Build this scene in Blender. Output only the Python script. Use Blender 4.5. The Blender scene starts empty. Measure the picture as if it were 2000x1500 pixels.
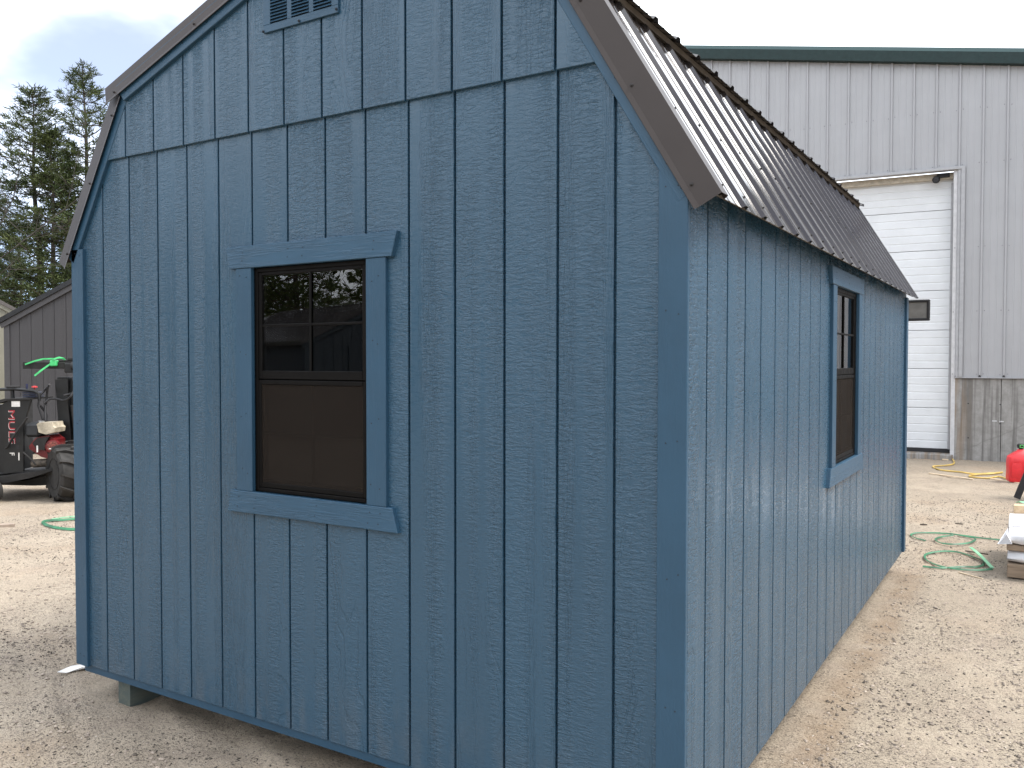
import bpy, bmesh, math, random
import numpy as np
from mathutils import Vector, Matrix
random.seed(7); rng = np.random.default_rng(11)
S = bpy.context.scene
COL = S.collection
R = math.radians

# ------------------------------------------------------------------ camera
cam = bpy.data.cameras.new('camera'); camo = bpy.data.objects.new('camera', cam); COL.objects.link(camo)
CAM = Vector((3.9697, -2.4401, 1.6249)); YAW, PITCH, ROLL = 0.5512, -0.0267, 0.0011
right = Vector((math.cos(YAW), math.sin(YAW), 0)); f0 = Vector((-math.sin(YAW), math.cos(YAW), 0))
fwd = f0 * math.cos(PITCH) + Vector((0, 0, math.sin(PITCH))); up = right.cross(fwd)
r2 = right * math.cos(ROLL) + up * math.sin(ROLL); u2 = up * math.cos(ROLL) - right * math.sin(ROLL)
M = Matrix((r2, u2, -fwd)).transposed().to_4x4(); M.translation = CAM
camo.matrix_world = M
cam.sensor_width = 36; cam.lens = 1670.5 / 2000 * 36; cam.clip_end = 2000; cam.clip_start = 0.05
S.camera = camo
S.render.resolution_x, S.render.resolution_y = 1024, 768

# ------------------------------------------------------------------ sky, sun, exposure
SUN_EL, SUN_AZ = R(58), R(18)          # azimuth measured from +x towards +y
w = bpy.data.worlds.new('World'); S.world = w; w.use_nodes = True
nt = w.node_tree; nt.nodes.clear()
out = nt.nodes.new('ShaderNodeOutputWorld'); bg = nt.nodes.new('ShaderNodeBackground')
sky = nt.nodes.new('ShaderNodeTexSky'); sky.sky_type = 'NISHITA'; sky.sun_disc = False
sky.sun_elevation = SUN_EL; sky.sun_rotation = math.pi / 2 - SUN_AZ; sky.air_density = .6; sky.dust_density = 0; sky.altitude = 3000; sky.ozone_density = 2
tc = nt.nodes.new('ShaderNodeTexCoord'); mp = nt.nodes.new('ShaderNodeMapping'); mp.inputs['Scale'].default_value = (1, 1, 2.2)
mp.inputs['Location'].default_value = (2.6, 1.1, 0.0)
cl = nt.nodes.new('ShaderNodeTexNoise'); cl.inputs['Scale'].default_value = 1.5; cl.inputs['Detail'].default_value = 6; cl.inputs['Roughness'].default_value = .55
cr = nt.nodes.new('ShaderNodeMapRange'); cr.interpolation_type = 'SMOOTHSTEP'
cr.inputs[1].default_value = .36; cr.inputs[2].default_value = .58; cr.inputs[3].default_value = .2; cr.inputs[4].default_value = .97
mx = nt.nodes.new('ShaderNodeMix'); mx.data_type = 'RGBA'
mx.inputs[7].default_value = (9.6, 10.0, 10.6, 1)
nt.links.new(tc.outputs['Generated'], mp.inputs[0]); nt.links.new(mp.outputs[0], cl.inputs['Vector'])
nt.links.new(cl.outputs[0], cr.inputs[0]); nt.links.new(cr.outputs[0], mx.inputs[0])
nt.links.new(sky.outputs[0], mx.inputs[6]); nt.links.new(mx.outputs[2], bg.inputs[0])
bg.inputs[1].default_value = 0.137
nt.links.new(bg.outputs[0], out.inputs[0])
sl = bpy.data.lights.new('sun', 'SUN'); sl.energy = 2.7; sl.angle = R(24); sl.color = (1, .95, .88)
so = bpy.data.objects.new('sun', sl); COL.objects.link(so)
sd = Vector((math.cos(SUN_EL) * math.cos(SUN_AZ), math.cos(SUN_EL) * math.sin(SUN_AZ), math.sin(SUN_EL)))
so.rotation_euler = sd.to_track_quat('Z', 'Y').to_euler(); so.location = sd * 60
vs = S.view_settings; vs.view_transform = 'Standard'; vs.look = 'None'; vs.exposure = 1.0; vs.gamma = 1; vs.use_curve_mapping = False

cy = S.cycles; cy.max_bounces = 6; cy.diffuse_bounces = 3; cy.glossy_bounces = 4; cy.transmission_bounces = 4; cy.transparent_max_bounces = 12

# ------------------------------------------------------------------ node helpers
class NT:
    def __init__(s, name):
        s.m = bpy.data.materials.new(name); s.m.use_nodes = True; s.t = s.m.node_tree
        s.b = s.t.nodes['Principled BSDF']; s.o = s.t.nodes['Material Output']
    def n(s, typ, **kw):
        x = s.t.nodes.new('ShaderNode' + typ)
        for k, v in kw.items(): setattr(x, k, v)
        return x
    def put(s, sock, v):
        if isinstance(v, bpy.types.NodeSocket): s.t.links.new(v, sock)
        elif isinstance(v, bpy.types.Node): s.t.links.new(v.outputs[0], sock)
        elif v is not None: sock.default_value = v
    def obj(s): return s.n('TexCoord').outputs['Object']
    def rand(s): return s.n('ObjectInfo').outputs['Random']
    def math(s, op, a, b=None, c=None):
        x = s.n('Math', operation=op); s.put(x.inputs[0], a); s.put(x.inputs[1], b) if b is not None else 0
        if c is not None: s.put(x.inputs[2], c)
        return x.outputs[0]
    def scale(s, vec, sc, loc=None):
        x = s.n('Mapping'); s.put(x.inputs[0], vec); x.inputs['Scale'].default_value = sc
        if loc: x.inputs['Location'].default_value = loc
        return x.outputs[0]
    def noise(s, vec, sc=1, det=2, ro=.5, dist=0):
        x = s.n('TexNoise'); s.put(x.inputs['Vector'], vec); x.inputs['Scale'].default_value = sc
        x.inputs['Detail'].default_value = det; x.inputs['Roughness'].default_value = ro; x.inputs['Distortion'].default_value = dist
        return x.outputs[0]
    def voro(s, vec, sc=1, out=0, feat='F1'):
        x = s.n('TexVoronoi', feature=feat); s.put(x.inputs['Vector'], vec); x.inputs['Scale'].default_value = sc
        return x.outputs[out]
    def rng(s, v, a, b, c=0., d=1., smooth=True):
        x = s.n('MapRange', interpolation_type='SMOOTHSTEP' if smooth else 'LINEAR'); s.put(x.inputs[0], v)
        for i, q in enumerate((a, b, c, d)): x.inputs[i + 1].default_value = q
        return x.outputs[0]
    def mix(s, f, a, b, mode='MIX'):
        x = s.n('Mix', data_type='RGBA', blend_type=mode); s.put(x.inputs[0], f)
        s.put(x.inputs[6], (*a, 1) if isinstance(a, tuple) else a); s.put(x.inputs[7], (*b, 1) if isinstance(b, tuple) else b)
        return x.outputs[2]
    def bump(s, h, dist=.002, st=1.0, norm=None):
        x = s.n('Bump'); s.put(x.inputs['Height'], h); x.inputs['Distance'].default_value = dist; x.inputs['Strength'].default_value = st
        if norm is not None: s.put(x.inputs['Normal'], norm)
        s.t.links.new(x.outputs[0], s.b.inputs['Normal']); return x.outputs[0]
    def set(s, col=None, ro=None, metal=None, spec=None, coat=None):
        if col is not None: s.put(s.b.inputs['Base Color'], (*col, 1) if isinstance(col, tuple) else col)
        if ro is not None: s.put(s.b.inputs['Roughness'], ro)
        if metal is not None: s.b.inputs['Metallic'].default_value = metal
        if spec is not None: s.b.inputs['Specular IOR Level'].default_value = spec
        return s
    def vadd(s, v, r, k=(37., 19., 53.)):
        c = s.n('CombineXYZ')
        for i in range(3): s.put(c.inputs[i], s.math('MULTIPLY', r, k[i]))
        x = s.n('VectorMath', operation='ADD'); s.put(x.inputs[0], v); s.put(x.inputs[1], c.outputs[0]); return x.outputs[0]

def plain(name, col, ro=.6, metal=0, var=.12, sc=14, spec=.5, bump=0.0):
    k = NT(name); v = k.vadd(k.obj(), k.rand()); n = k.noise(v, sc, 4, .6)
    d = tuple(c * (1 - var * 1.6) for c in col); l = tuple(min(1, c * (1 + var)) for c in col)
    k.set(k.mix(k.rng(n, .3, .7), d, l), k.rng(k.noise(v, sc * 2.3, 3), .3, .7, ro - .06, ro + .08), metal, spec)
    if bump: k.bump(k.noise(v, sc * 9, 3), bump, .8)
    return k.m

def siding(name, base, ro=.29, amt=1.0):
    """embossed wood-grain panel siding under semi-gloss paint; x across the board, z along it"""
    k = NT(name); r = k.rand(); v = k.vadd(k.obj(), r)
    n1 = k.noise(k.scale(v, (11, 0, .22)), 1, 1.5); n2 = k.noise(k.scale(v, (13, 0, .3), (5, 3, 9)), 1, 1); n3 = k.noise(k.scale(v, (7, 0, .8), (15, 7, 1)), 1, 1)
    n4 = k.noise(k.scale(v, (6, 0, 1.6), (2, 17, 31)), 1, 1)
    A = k.math('MULTIPLY', k.rng(n1, .40, .56, .06, 1.0), k.rng(n4, .25, .6, .35, 1.0)); B = k.rng(n2, .50, .60); C = k.rng(n3, .51, .58)
    A = k.math('MULTIPLY', A, k.rng(r, 0, 1, .45, 1.15, False)); rb = k.math('FRACT', k.math('MULTIPLY', r, 7.31)); C = k.math('MULTIPLY', C, k.rng(rb, .2, .8, .2, 1.3)); B = k.math('MULTIPLY', B, k.rng(rb, .2, .8, 1.3, .4))
    chat = k.rng(k.noise(k.scale(v, (25, 1, 100)), 1, 3, .60, .7), .40, .62)
    worm = k.math('ABSOLUTE', k.math('SUBTRACT', k.noise(k.scale(v, (26, 1, 62), (3, 1, 8)), 1, 2, .55, 1.6), .5)); worm = k.rng(worm, .0, .07, 1., 0.)
    vg = k.rng(k.noise(k.scale(v, (170, 1, 5)), 1, 2, .6), .40, .60)
    fld = k.math('MULTIPLY', k.noise(k.scale(v, (9, 1, 1.7)), 1, 1, .5, .3), 62.)
    fld = k.math('ADD', fld, k.math('MULTIPLY', k.noise(k.scale(v, (120, 1, 40)), 1, 2), 2.4))
    cath = k.rng(k.math('SINE', fld), .45, .95)
    h = k.math('MULTIPLY', chat, k.math('MULTIPLY', A, .60))
    h = k.math('ADD', h, k.math('MULTIPLY', worm, k.math('MULTIPLY', A, .14)))
    h = k.math('ADD', h, k.math('MULTIPLY', vg, k.math('MULTIPLY', B, .42)))
    h = k.math('SUBTRACT', h, k.math('MULTIPLY', cath, k.math('MULTIPLY', C, .50)))
    k.bump(h, .0032 * amt, 1.0)
    big = k.noise(k.scale(v, (3, 1, 1.1)), 1, 2, .6)
    c = k.mix(k.rng(big, .3, .7), tuple(x * .93 for x in base), tuple(x * 1.06 for x in base))
    c = k.mix(k.math('MULTIPLY', r, .35), c, tuple(x * .90 for x in base))
    gp = k.n('SeparateXYZ'); k.put(gp.inputs[0], k.n('NewGeometry').outputs['Position'])
    dust = k.math('MULTIPLY', k.rng(gp.outputs[2], .13, .48, 1, 0), k.rng(k.noise(k.scale(v, (14, 1, 5)), 1, 3, .65), .36, .70, .0, .16))
    c = k.mix(dust, c, (.17, .155, .135))
    k.set(c, k.rng(chat, 0, 1, ro - .02, ro + .05), 0, .52)
    return k.m

def trimpaint(name, base, grain=1.0, ro=.40):
    """painted trim board; grain runs along local x"""
    k = NT(name); v = k.vadd(k.obj(), k.rand())
    g = k.rng(k.noise(k.scale(v, (9, 90, 170)), 1, 3, .6, .5), .42, .66)
    m = k.rng(k.noise(k.scale(v, (3, 20, 20)), 1, 2), .35, .6)
    fine = k.noise(k.scale(v, (160, 300, 300)), 1, 2)
    h = k.math('ADD', k.math('MULTIPLY', k.math('MULTIPLY', g, m), .6 * grain), k.math('MULTIPLY', fine, .22)); k.bump(h, .0016, .8)
    big = k.noise(v, 4, 4, .6)
    c = k.mix(k.rng(big, .3, .7), tuple(x * .93 for x in base), tuple(x * 1.06 for x in base))
    c = k.mix(k.math('MULTIPLY', g, .15 * grain), c, tuple(min(1, x * 1.4) for x in base))
    k.set(c, k.rng(fine, .3, .7, ro - .04, ro + .08), 0, .38); return k.m

def wood(name, a, b, ax=(2, 30, 30), ro=.7):
    k = NT(name); v = k.vadd(k.obj(), k.rand()); g = k.noise(k.scale(v, ax), 1, 4, .6, .6)
    k.set(k.mix(k.rng(g, .3, .7), a, b), ro); k.bump(g, .001, .6); return k.m

BLUE = (.027, .074, .122)
MAT = {}
MAT['siding'] = siding('blue_siding_paint', BLUE)
MAT['trim'] = trimpaint('blue_trim_paint', (.024, .068, .116), .6, .40)
MAT['trim_rough'] = trimpaint('blue_rough_trim_paint', (.027, .074, .125), 1.8)
k = NT('brown_roof_metal'); v = k.vadd(k.obj(), k.rand()); n = k.noise(v, 3, 4)
k.set(k.mix(k.rng(n, .3, .7), (.028, .024, .0225), (.034, .029, .027)), .085, 0, .85); MAT['brown'] = k.m
k = NT('brown_flashing_metal'); v = k.vadd(k.obj(), k.rand()); k.set(k.mix(k.rng(k.noise(v, 3, 3), .3, .7), (.040, .033, .031), (.048, .040, .037)), .42, 0, .22); MAT['flash'] = k.m
MAT['dark_under'] = plain('roof_deck_wood', (.10, .085, .07), .85)
MAT['vinyl'] = plain('dark_brown_vinyl', (.003, .0025, .0023), .55, var=.1, spec=.12)
MAT['nail'] = plain('nail_hole', (.012, .02, .032), .7)
MAT['screw'] = plain('screw_head', (.03, .028, .028), .45, 0, spec=.3)
MAT['stud'] = wood('pine_stud', (.42, .28, .16), (.58, .42, .26), (30, 30, 3))
MAT['osb'] = wood('inner_sheathing', (.09, .065, .04), (.15, .11, .07), (14, 14, 10))
MAT['skid'] = wood('treated_skid', (.055, .075, .075), (.10, .11, .09), (30, 3, 30), .8)
k = NT('window_glass'); k.t.nodes.remove(k.b)
tr = k.n('BsdfTransparent'); tr.inputs[0].default_value = (.80, .82, .82, 1); gl = k.n('BsdfGlossy'); gl.inputs['Roughness'].default_value = .004; gl.inputs[0].default_value = (1, 1, 1, 1)
fr = k.n('Fresnel'); fr.inputs[0].default_value = 1.75
nn = k.n('Bump'); nn.inputs['Distance'].default_value = .0006; nn.inputs['Strength'].default_value = .03; k.put(nn.inputs['Height'], k.noise(k.obj(), 5, 1)); k.t.links.new(nn.outputs[0], gl.inputs['Normal'])
ms = k.n('MixShader'); k.put(ms.inputs[0], fr); k.t.links.new(tr.outputs[0], ms.inputs[1]); k.t.links.new(gl.outputs[0], ms.inputs[2]); k.t.links.new(ms.outputs[0], k.o.inputs[0]); MAT['glass'] = k.m
k = NT('insect_screen'); tr = k.n('BsdfTransparent'); ms = k.n('MixShader'); v = k.obj()
k.set(k.mix(k.rng(k.noise(k.scale(v, (3, 3, 60)), 1, 3), .25, .75), (.023, .0185, .0155), (.027, .022, .0185)), .9, 0, .05)
ms.inputs[0].default_value = .55; k.t.links.new(tr.outputs[0], ms.inputs[1]); k.t.links.new(k.b.outputs[0], ms.inputs[2]); k.t.links.new(ms.outputs[0], k.o.inputs[0]); MAT['screen'] = k.m

# ------------------------------------------------------------------ mesh helpers
def link(name, me, mat=None, parent=None, loc=None, rot=None):
    o = bpy.data.objects.new(name, me); COL.objects.link(o)
    if mat is not None and me is not None and len(me.materials) == 0: me.materials.append(MAT[mat] if isinstance(mat, str) else mat)
    if parent is not None: o.parent = parent
    if loc is not None: o.location = loc
    if rot is not None: o.rotation_euler = rot
    return o
def empty(name, loc=(0, 0, 0), rz=0):
    o = bpy.data.objects.new(name, None); COL.objects.link(o); o.location = loc; o.rotation_euler = (0, 0, rz); o.empty_display_size = .2; return o
def tag(o, label=None, cat=None, group=None, kind=None):
    if label: o['label'] = label
    if cat: o['category'] = cat
    if group: o['group'] = group
    if kind: o['kind'] = kind
    return o
class MB:
    def __init__(s): s.v = []; s.f = []
    def add(s, vs_, fs):
        b = len(s.v); s.v += [tuple(x) for x in vs_]; s.f += [tuple(i + b for i in f) for f in fs]; return s
    def box(s, x0, x1, y0, y1, z0, z1, ch=0.0, mat=None):
        c = min(ch, .45 * min(x1 - x0, y1 - y0, z1 - z0))
        if c <= 0:
            vs_ = [(x, y, z) for x in (x0, x1) for y in (y0, y1) for z in (z0, z1)]
            fs = [(0, 1, 3, 2), (4, 6, 7, 5), (0, 4, 5, 1), (2, 3, 7, 6), (0, 2, 6, 4), (1, 5, 7, 3)]
        else:
            X, Y, Z = (x0, x1), (y0, y1), (z0, z1); sg = (1, -1); vs_ = []; idx = {}
            for i in (0, 1):
                for j in (0, 1):
                    for l in (0, 1):
                        for a in range(3):
                            p = [X[i] + sg[i] * c, Y[j] + sg[j] * c, Z[l] + sg[l] * c]; p[a] = (X[i], Y[j], Z[l])[a]
                            idx[i, j, l, a] = len(vs_); vs_.append(tuple(p))
            fs = []
            for i in (0, 1):
                q = [idx[i, 0, 0, 0], idx[i, 0, 1, 0], idx[i, 1, 1, 0], idx[i, 1, 0, 0]]; fs.append(tuple(q if i == 0 else q[::-1]))
                q = [idx[0, i, 0, 1], idx[1, i, 0, 1], idx[1, i, 1, 1], idx[0, i, 1, 1]]; fs.append(tuple(q if i == 0 else q[::-1]))
                q = [idx[0, 0, i, 2], idx[0, 1, i, 2], idx[1, 1, i, 2], idx[1, 0, i, 2]]; fs.append(tuple(q if i == 0 else q[::-1]))
            for i in (0, 1):
                for j in (0, 1):
                    for (pa, pb, e) in ((0, 1, 2), (0, 2, 1), (1, 2, 0)):
                        def kk(ev, a):
                            t = [0, 0, 0]; t[pa] = i; t[pb] = j; t[e] = ev; return idx[t[0], t[1], t[2], a]
                        fs.append((kk(0, pa), kk(1, pa), kk(1, pb), kk(0, pb)))
            for i in (0, 1):
                for j in (0, 1):
                    for l in (0, 1): fs.append((idx[i, j, l, 0], idx[i, j, l, 1], idx[i, j, l, 2]))
        if mat is not None: vs_ = [tuple(mat @ Vector(p)) for p in vs_]
        return s.add(vs_, fs)
    def tube(s, pts, r, sides=6, cap=True):
        pts = [Vector(p) for p in pts]; n = len(pts); rr = r if hasattr(r, '__len__') else [r] * n; vs_ = []; fs = []; a = None
        for i, p in enumerate(pts):
            d = (pts[min(i + 1, n - 1)] - pts[max(i - 1, 0)]).normalized()
            if a is None: a = d.orthogonal().normalized()
            else: a = (a - d * a.dot(d)); a = a.normalized() if a.length > 1e-6 else d.orthogonal().normalized()
            b = d.cross(a)
            for q in range(sides):
                t = 2 * math.pi * q / sides; vs_.append(p + (a * math.cos(t) + b * math.sin(t)) * rr[i])
        for i in range(n - 1):
            for q in range(sides): fs.append((i * sides + q, i * sides + (q + 1) % sides, (i + 1) * sides + (q + 1) % sides, (i + 1) * sides + q))
        if cap: fs.append(tuple(range(sides))[::-1]); fs.append(tuple((n - 1) * sides + q for q in range(sides)))
        return s.add(vs_, fs)
    def ribbon(s, pts, w, th=.004, nrm=(0, 0, 1)):
        pts = [Vector(p) for p in pts]; n = len(pts); vs_ = []; fs = []; N = Vector(nrm)
        for i, p in enumerate(pts):
            d = (pts[min(i + 1, n - 1)] - pts[max(i - 1, 0)]).normalized(); b = d.cross(N).normalized(); c = b.cross(d).normalized()
            for (a, h) in ((-1, -1), (1, -1), (1, 1), (-1, 1)): vs_.append(p + b * (a * w / 2) + c * (h * th / 2))
        for i in range(n - 1):
            for q in range(4): fs.append((i * 4 + q, i * 4 + (q + 1) % 4, (i + 1) * 4 + (q + 1) % 4, (i + 1) * 4 + q))
        fs.append((3, 2, 1, 0)); fs.append(tuple((n - 1) * 4 + q for q in range(4)))
        return s.add(vs_, fs)
    def lathe(s, prof, c, axis, seg=20):
        """prof: (radius, height along axis)"""
        ax = Vector(axis).normalized(); a = ax.orthogonal().normalized(); b = ax.cross(a); vs_ = []; fs = []; m = len(prof)
        for (r_, h) in prof:
            for q in range(seg):
                t = 2 * math.pi * q / seg; vs_.append(Vector(c) + ax * h + (a * math.cos(t) + b * math.sin(t)) * r_)
        for i in range(m - 1):
            for q in range(seg): fs.append((i * seg + q, i * seg + (q + 1) % seg, (i + 1) * seg + (q + 1) % seg, (i + 1) * seg + q))
        fs.append(tuple(range(seg))[::-1]); fs.append(tuple((m - 1) * seg + q for q in range(seg)))
        return s.add(vs_, fs)
    def prism(s, poly, y0, y1):
        """poly in (x, z), extruded along y"""
        n = len(poly); vs_ = [(x, y0, z) for x, z in poly] + [(x, y1, z) for x, z in poly]
        fs = [tuple(range(n)), tuple(range(2 * n - 1, n - 1, -1))] + [(i, i + n, (i + 1) % n + n, (i + 1) % n) for i in range(n)]
        return s.add(vs_, fs)
    def mesh(s, name, smooth=False):
        me = bpy.data.meshes.new(name); me.from_pydata([tuple(v) for v in s.v], [], s.f)
        bm = bmesh.new(); bm.from_mesh(me); bmesh.ops.recalc_face_normals(bm, faces=bm.faces); bm.to_mesh(me); bm.free()
        if smooth:
            me.polygons.foreach_set('use_smooth', [True] * len(me.polygons)); me.set_sharp_from_angle(angle=R(40))
        return me
    def build(s, name, mat, parent=None, loc=None, rot=None, smooth=False): return link(name, s.mesh(name, smooth), mat, parent, loc, rot)

def board(name, poly, depth, mat, parent, loc, rz=0, ch=.0018, rot=None):
    """flat piece: outline poly (x, z), front at y=0 facing -y, chamfered front edge"""
    bm = bmesh.new(); n = len(poly)
    fv = [bm.verts.new((x, 0, z)) for x, z in poly]; bv = [bm.verts.new((x, depth, z)) for x, z in poly]
    ff = bm.faces.new(fv); bm.faces.new(bv[::-1])
    for i in range(n): bm.faces.new((fv[i], bv[i], bv[(i + 1) % n], fv[(i + 1) % n]))
    bmesh.ops.recalc_face_normals(bm, faces=bm.faces)
    if ch: bmesh.ops.bevel(bm, geom=list(ff.edges), offset=ch, segments=1, affect='EDGES')
    me = bpy.data.meshes.new(name); bm.to_mesh(me); bm.free()
    return link(name, me, mat, parent, loc, rot if rot else (0, 0, rz))

def trim_board(name, L, W, T, mat, parent, loc, rot, cut=(0, 0), ch=.002):
    """trim piece: local x along the length, z across, front at y=0; cut = end slants (dx bottom->top at start, end)"""
    return board(name, [(cut[0] if cut[0] > 0 else 0, 0), (L - (cut[1] if cut[1] > 0 else 0), 0), (L + (cut[1] if cut[1] < 0 else 0), W), (-cut[0] if cut[0] < 0 else 0, W)], T, mat, parent, loc, 0, ch, rot)

def clip(poly, a, b, c):
    """keep a*x+b*z<=c"""
    o = []
    for i in range(len(poly)):
        p, q = poly[i], poly[(i + 1) % len(poly)]; dp = a * p[0] + b * p[1] - c; dq = a * q[0] + b * q[1] - c
        if dp <= 0: o.append(p)
        if (dp < 0 < dq) or (dq < 0 < dp):
            t = dp / (dp - dq); o.append((p[0] + t * (q[0] - p[0]), p[1] + t * (q[1] - p[1])))
    return o

# ================================================================== GROUND
def vnoise(x, y, sc, seed):
    g = np.random.default_rng(seed).random((256, 256)); x = x * sc; y = y * sc
    xi = np.floor(x).astype(int); yi = np.floor(y).astype(int); fx = x - xi; fy = y - yi
    fx = fx * fx * (3 - 2 * fx); fy = fy * fy * (3 - 2 * fy); a = lambda i, j: g[(xi + i) % 256, (yi + j) % 256]
    return (a(0, 0) * (1 - fx) + a(1, 0) * fx) * (1 - fy) + (a(0, 1) * (1 - fx) + a(1, 1) * fx) * fy
def gheight(x, y):
    h = (vnoise(x, y, .35, 1) - .5) * .045 + (vnoise(x, y, 1.3, 2) - .5) * .022 + (vnoise(x, y, 4.7, 3) - .5) * .012
    h = h + (vnoise(x, y, 13, 4) - .5) * .010 + (vnoise(x, y, 31, 5) - .5) * .006
    # tyre ruts crossing diagonally in front of the shed's left corner and along the drive
    d = (x + 0.2) * .42 + (y - .15) * .9 + (vnoise(x, y, 1.1, 6) - .5) * .12
    for o_, wd in ((-.28, .05), (-.12, .035), (.2, .06), (.45, .05)):
        h = h - .016 * np.exp(-((d - o_) / wd) ** 2) * (vnoise(x, y, 2.2, 7) * .8 + .2) * np.exp(-((x - .2) / 2.2) ** 2) + .008 * np.exp(-((d - o_ - 1.7 * wd) / wd) ** 2) * np.exp(-((x - .2) / 2.2) ** 2)
    return h - .012
def axis(segs):
    o = []
    for a, b, st in segs: o += list(np.arange(a, b, st))
    return np.array(o + [segs[-1][1]])
gx = axis([(-400, -60, 34), (-60, -14, 4), (-14, -7, .5), (-7, -2.2, .06), (-2.2, 5.0, .028), (5.0, 8, .25), (8, 40, 3), (40, 400, 36)])
gy = axis([(-400, -40, 36), (-40, -5, 2.5), (-5, -.6, .2), (-.6, 3.2, .028), (3.2, 9, .05), (9, 15, .12), (15, 40, 2.5), (40, 400, 36)])
GX, GY = np.meshgrid(gx, gy, indexing='ij'); GZ = gheight(GX, GY)
far = np.maximum(np.maximum(GX - 12, -14 - GX), np.maximum(GY - 18, -9 - GY)); GZ = np.where(far > 0, -.012, GZ)
co = np.stack([GX, GY, GZ], -1).reshape(-1, 3); ni, nj = GX.shape
ii, jj = np.meshgrid(np.arange(ni - 1), np.arange(nj - 1), indexing='ij'); a = (ii * nj + jj).ravel()
quads = np.stack([a, a + nj, a + nj + 1, a + 1], -1)
def npmesh(name, co, faces, smooth=False):
    me = bpy.data.meshes.new(name); kf = faces.shape[1]
    me.vertices.add(len(co)); me.vertices.foreach_set('co', np.ascontiguousarray(co, dtype=np.float32).ravel())
    me.loops.add(faces.size); me.loops.foreach_set('vertex_index', np.ascontiguousarray(faces, dtype=np.int32).ravel())
    me.polygons.add(len(faces)); me.polygons.foreach_set('loop_start', np.arange(0, faces.size, kf, dtype=np.int32))
    me.polygons.foreach_set('use_smooth', np.full(len(faces), smooth)); me.update(calc_edges=True); me.validate(); return me
k = NT('sandy_gravel'); v = k.obj()
n1 = k.noise(v, .55, 5, .6); n2 = k.noise(v, 3.1, 5, .65); n3 = k.noise(v, 24, 4, .7); n4 = k.noise(v, 120, 3, .7)
c = k.mix(k.rng(n1, .35, .65), (.325, .272, .207), (.385, .326, .252))
c = k.mix(k.math('MULTIPLY', k.rng(n2, .45, .72), .45), c, (.255, .205, .165))
c = k.mix(k.math('MULTIPLY', k.rng(k.noise(k.scale(v, (1, 1, 1), (9, 4, 2)), 1.1, 4), .5, .7), .5), c, (.345, .26, .18))
c = k.mix(k.math('MULTIPLY', k.rng(n3, .5, .72), .40), c, (.39, .33, .265))
c = k.mix(k.math('MULTIPLY', k.rng(n3, .52, .36), .35), c, (.25, .20, .16))
spots = k.math('MULTIPLY', k.rng(k.noise(k.scale(v, (75, 110, 80)), 1, 3, .7, .8), .56, .63), k.rng(k.noise(v, 2.0, 5, .65), .34, .60, .25, 1))
fs_ = k.math('MULTIPLY', k.rng(k.noise(k.scale(v, (150, 210, 150), (8, 1, 5)), 1, 2, .6, .6), .545, .61), k.rng(k.noise(v, 1.7, 4, .6), .30, .62, .45, 1))
c = k.mix(k.math('MULTIPLY', fs_, .8), c, (.075, .064, .055))
c = k.mix(k.math('MULTIPLY', spots, .9), c, (.055, .046, .040))
bark = k.math('MULTIPLY', k.rng(k.noise(k.scale(v, (24, 38, 30), (3, 7, 0)), 1, 4, .65, 1.0), .62, .67), k.rng(k.noise(v, 1.2, 3), .46, .6))
c = k.mix(k.math('MULTIPLY', bark, .9), c, (.045, .04, .037))
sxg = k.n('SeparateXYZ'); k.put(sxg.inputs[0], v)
drip_shade = k.math('MULTIPLY', k.rng(k.math('ABSOLUTE', k.math('SUBTRACT', sxg.outputs[0], 3.17)), .02, .16, 1, 0), k.math('MULTIPLY', k.rng(k.noise(v, 5, 4, .6), .3, .6, .1, .6), k.math('MULTIPLY', k.rng(sxg.outputs[1], -.2, .1), k.rng(sxg.outputs[1], 4.7, 5.1, 1, 0))))
c = k.mix(drip_shade, c, (.22, .155, .10))  # drip-line dirt plus occlusion shade at the wall base, both mixed into the colour
wt = k.rng(k.noise(k.scale(v, (90, 90, 90), (5, 2, 7)), 1, 2, .6), .70, .74); c = k.mix(wt, c, (.58, .53, .47))
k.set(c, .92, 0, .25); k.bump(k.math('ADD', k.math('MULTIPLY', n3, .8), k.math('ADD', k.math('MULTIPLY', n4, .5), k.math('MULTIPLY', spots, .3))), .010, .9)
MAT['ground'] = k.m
gr = link('ground', npmesh('ground', co, quads, True), 'ground'); tag(gr, kind='structure')

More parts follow.
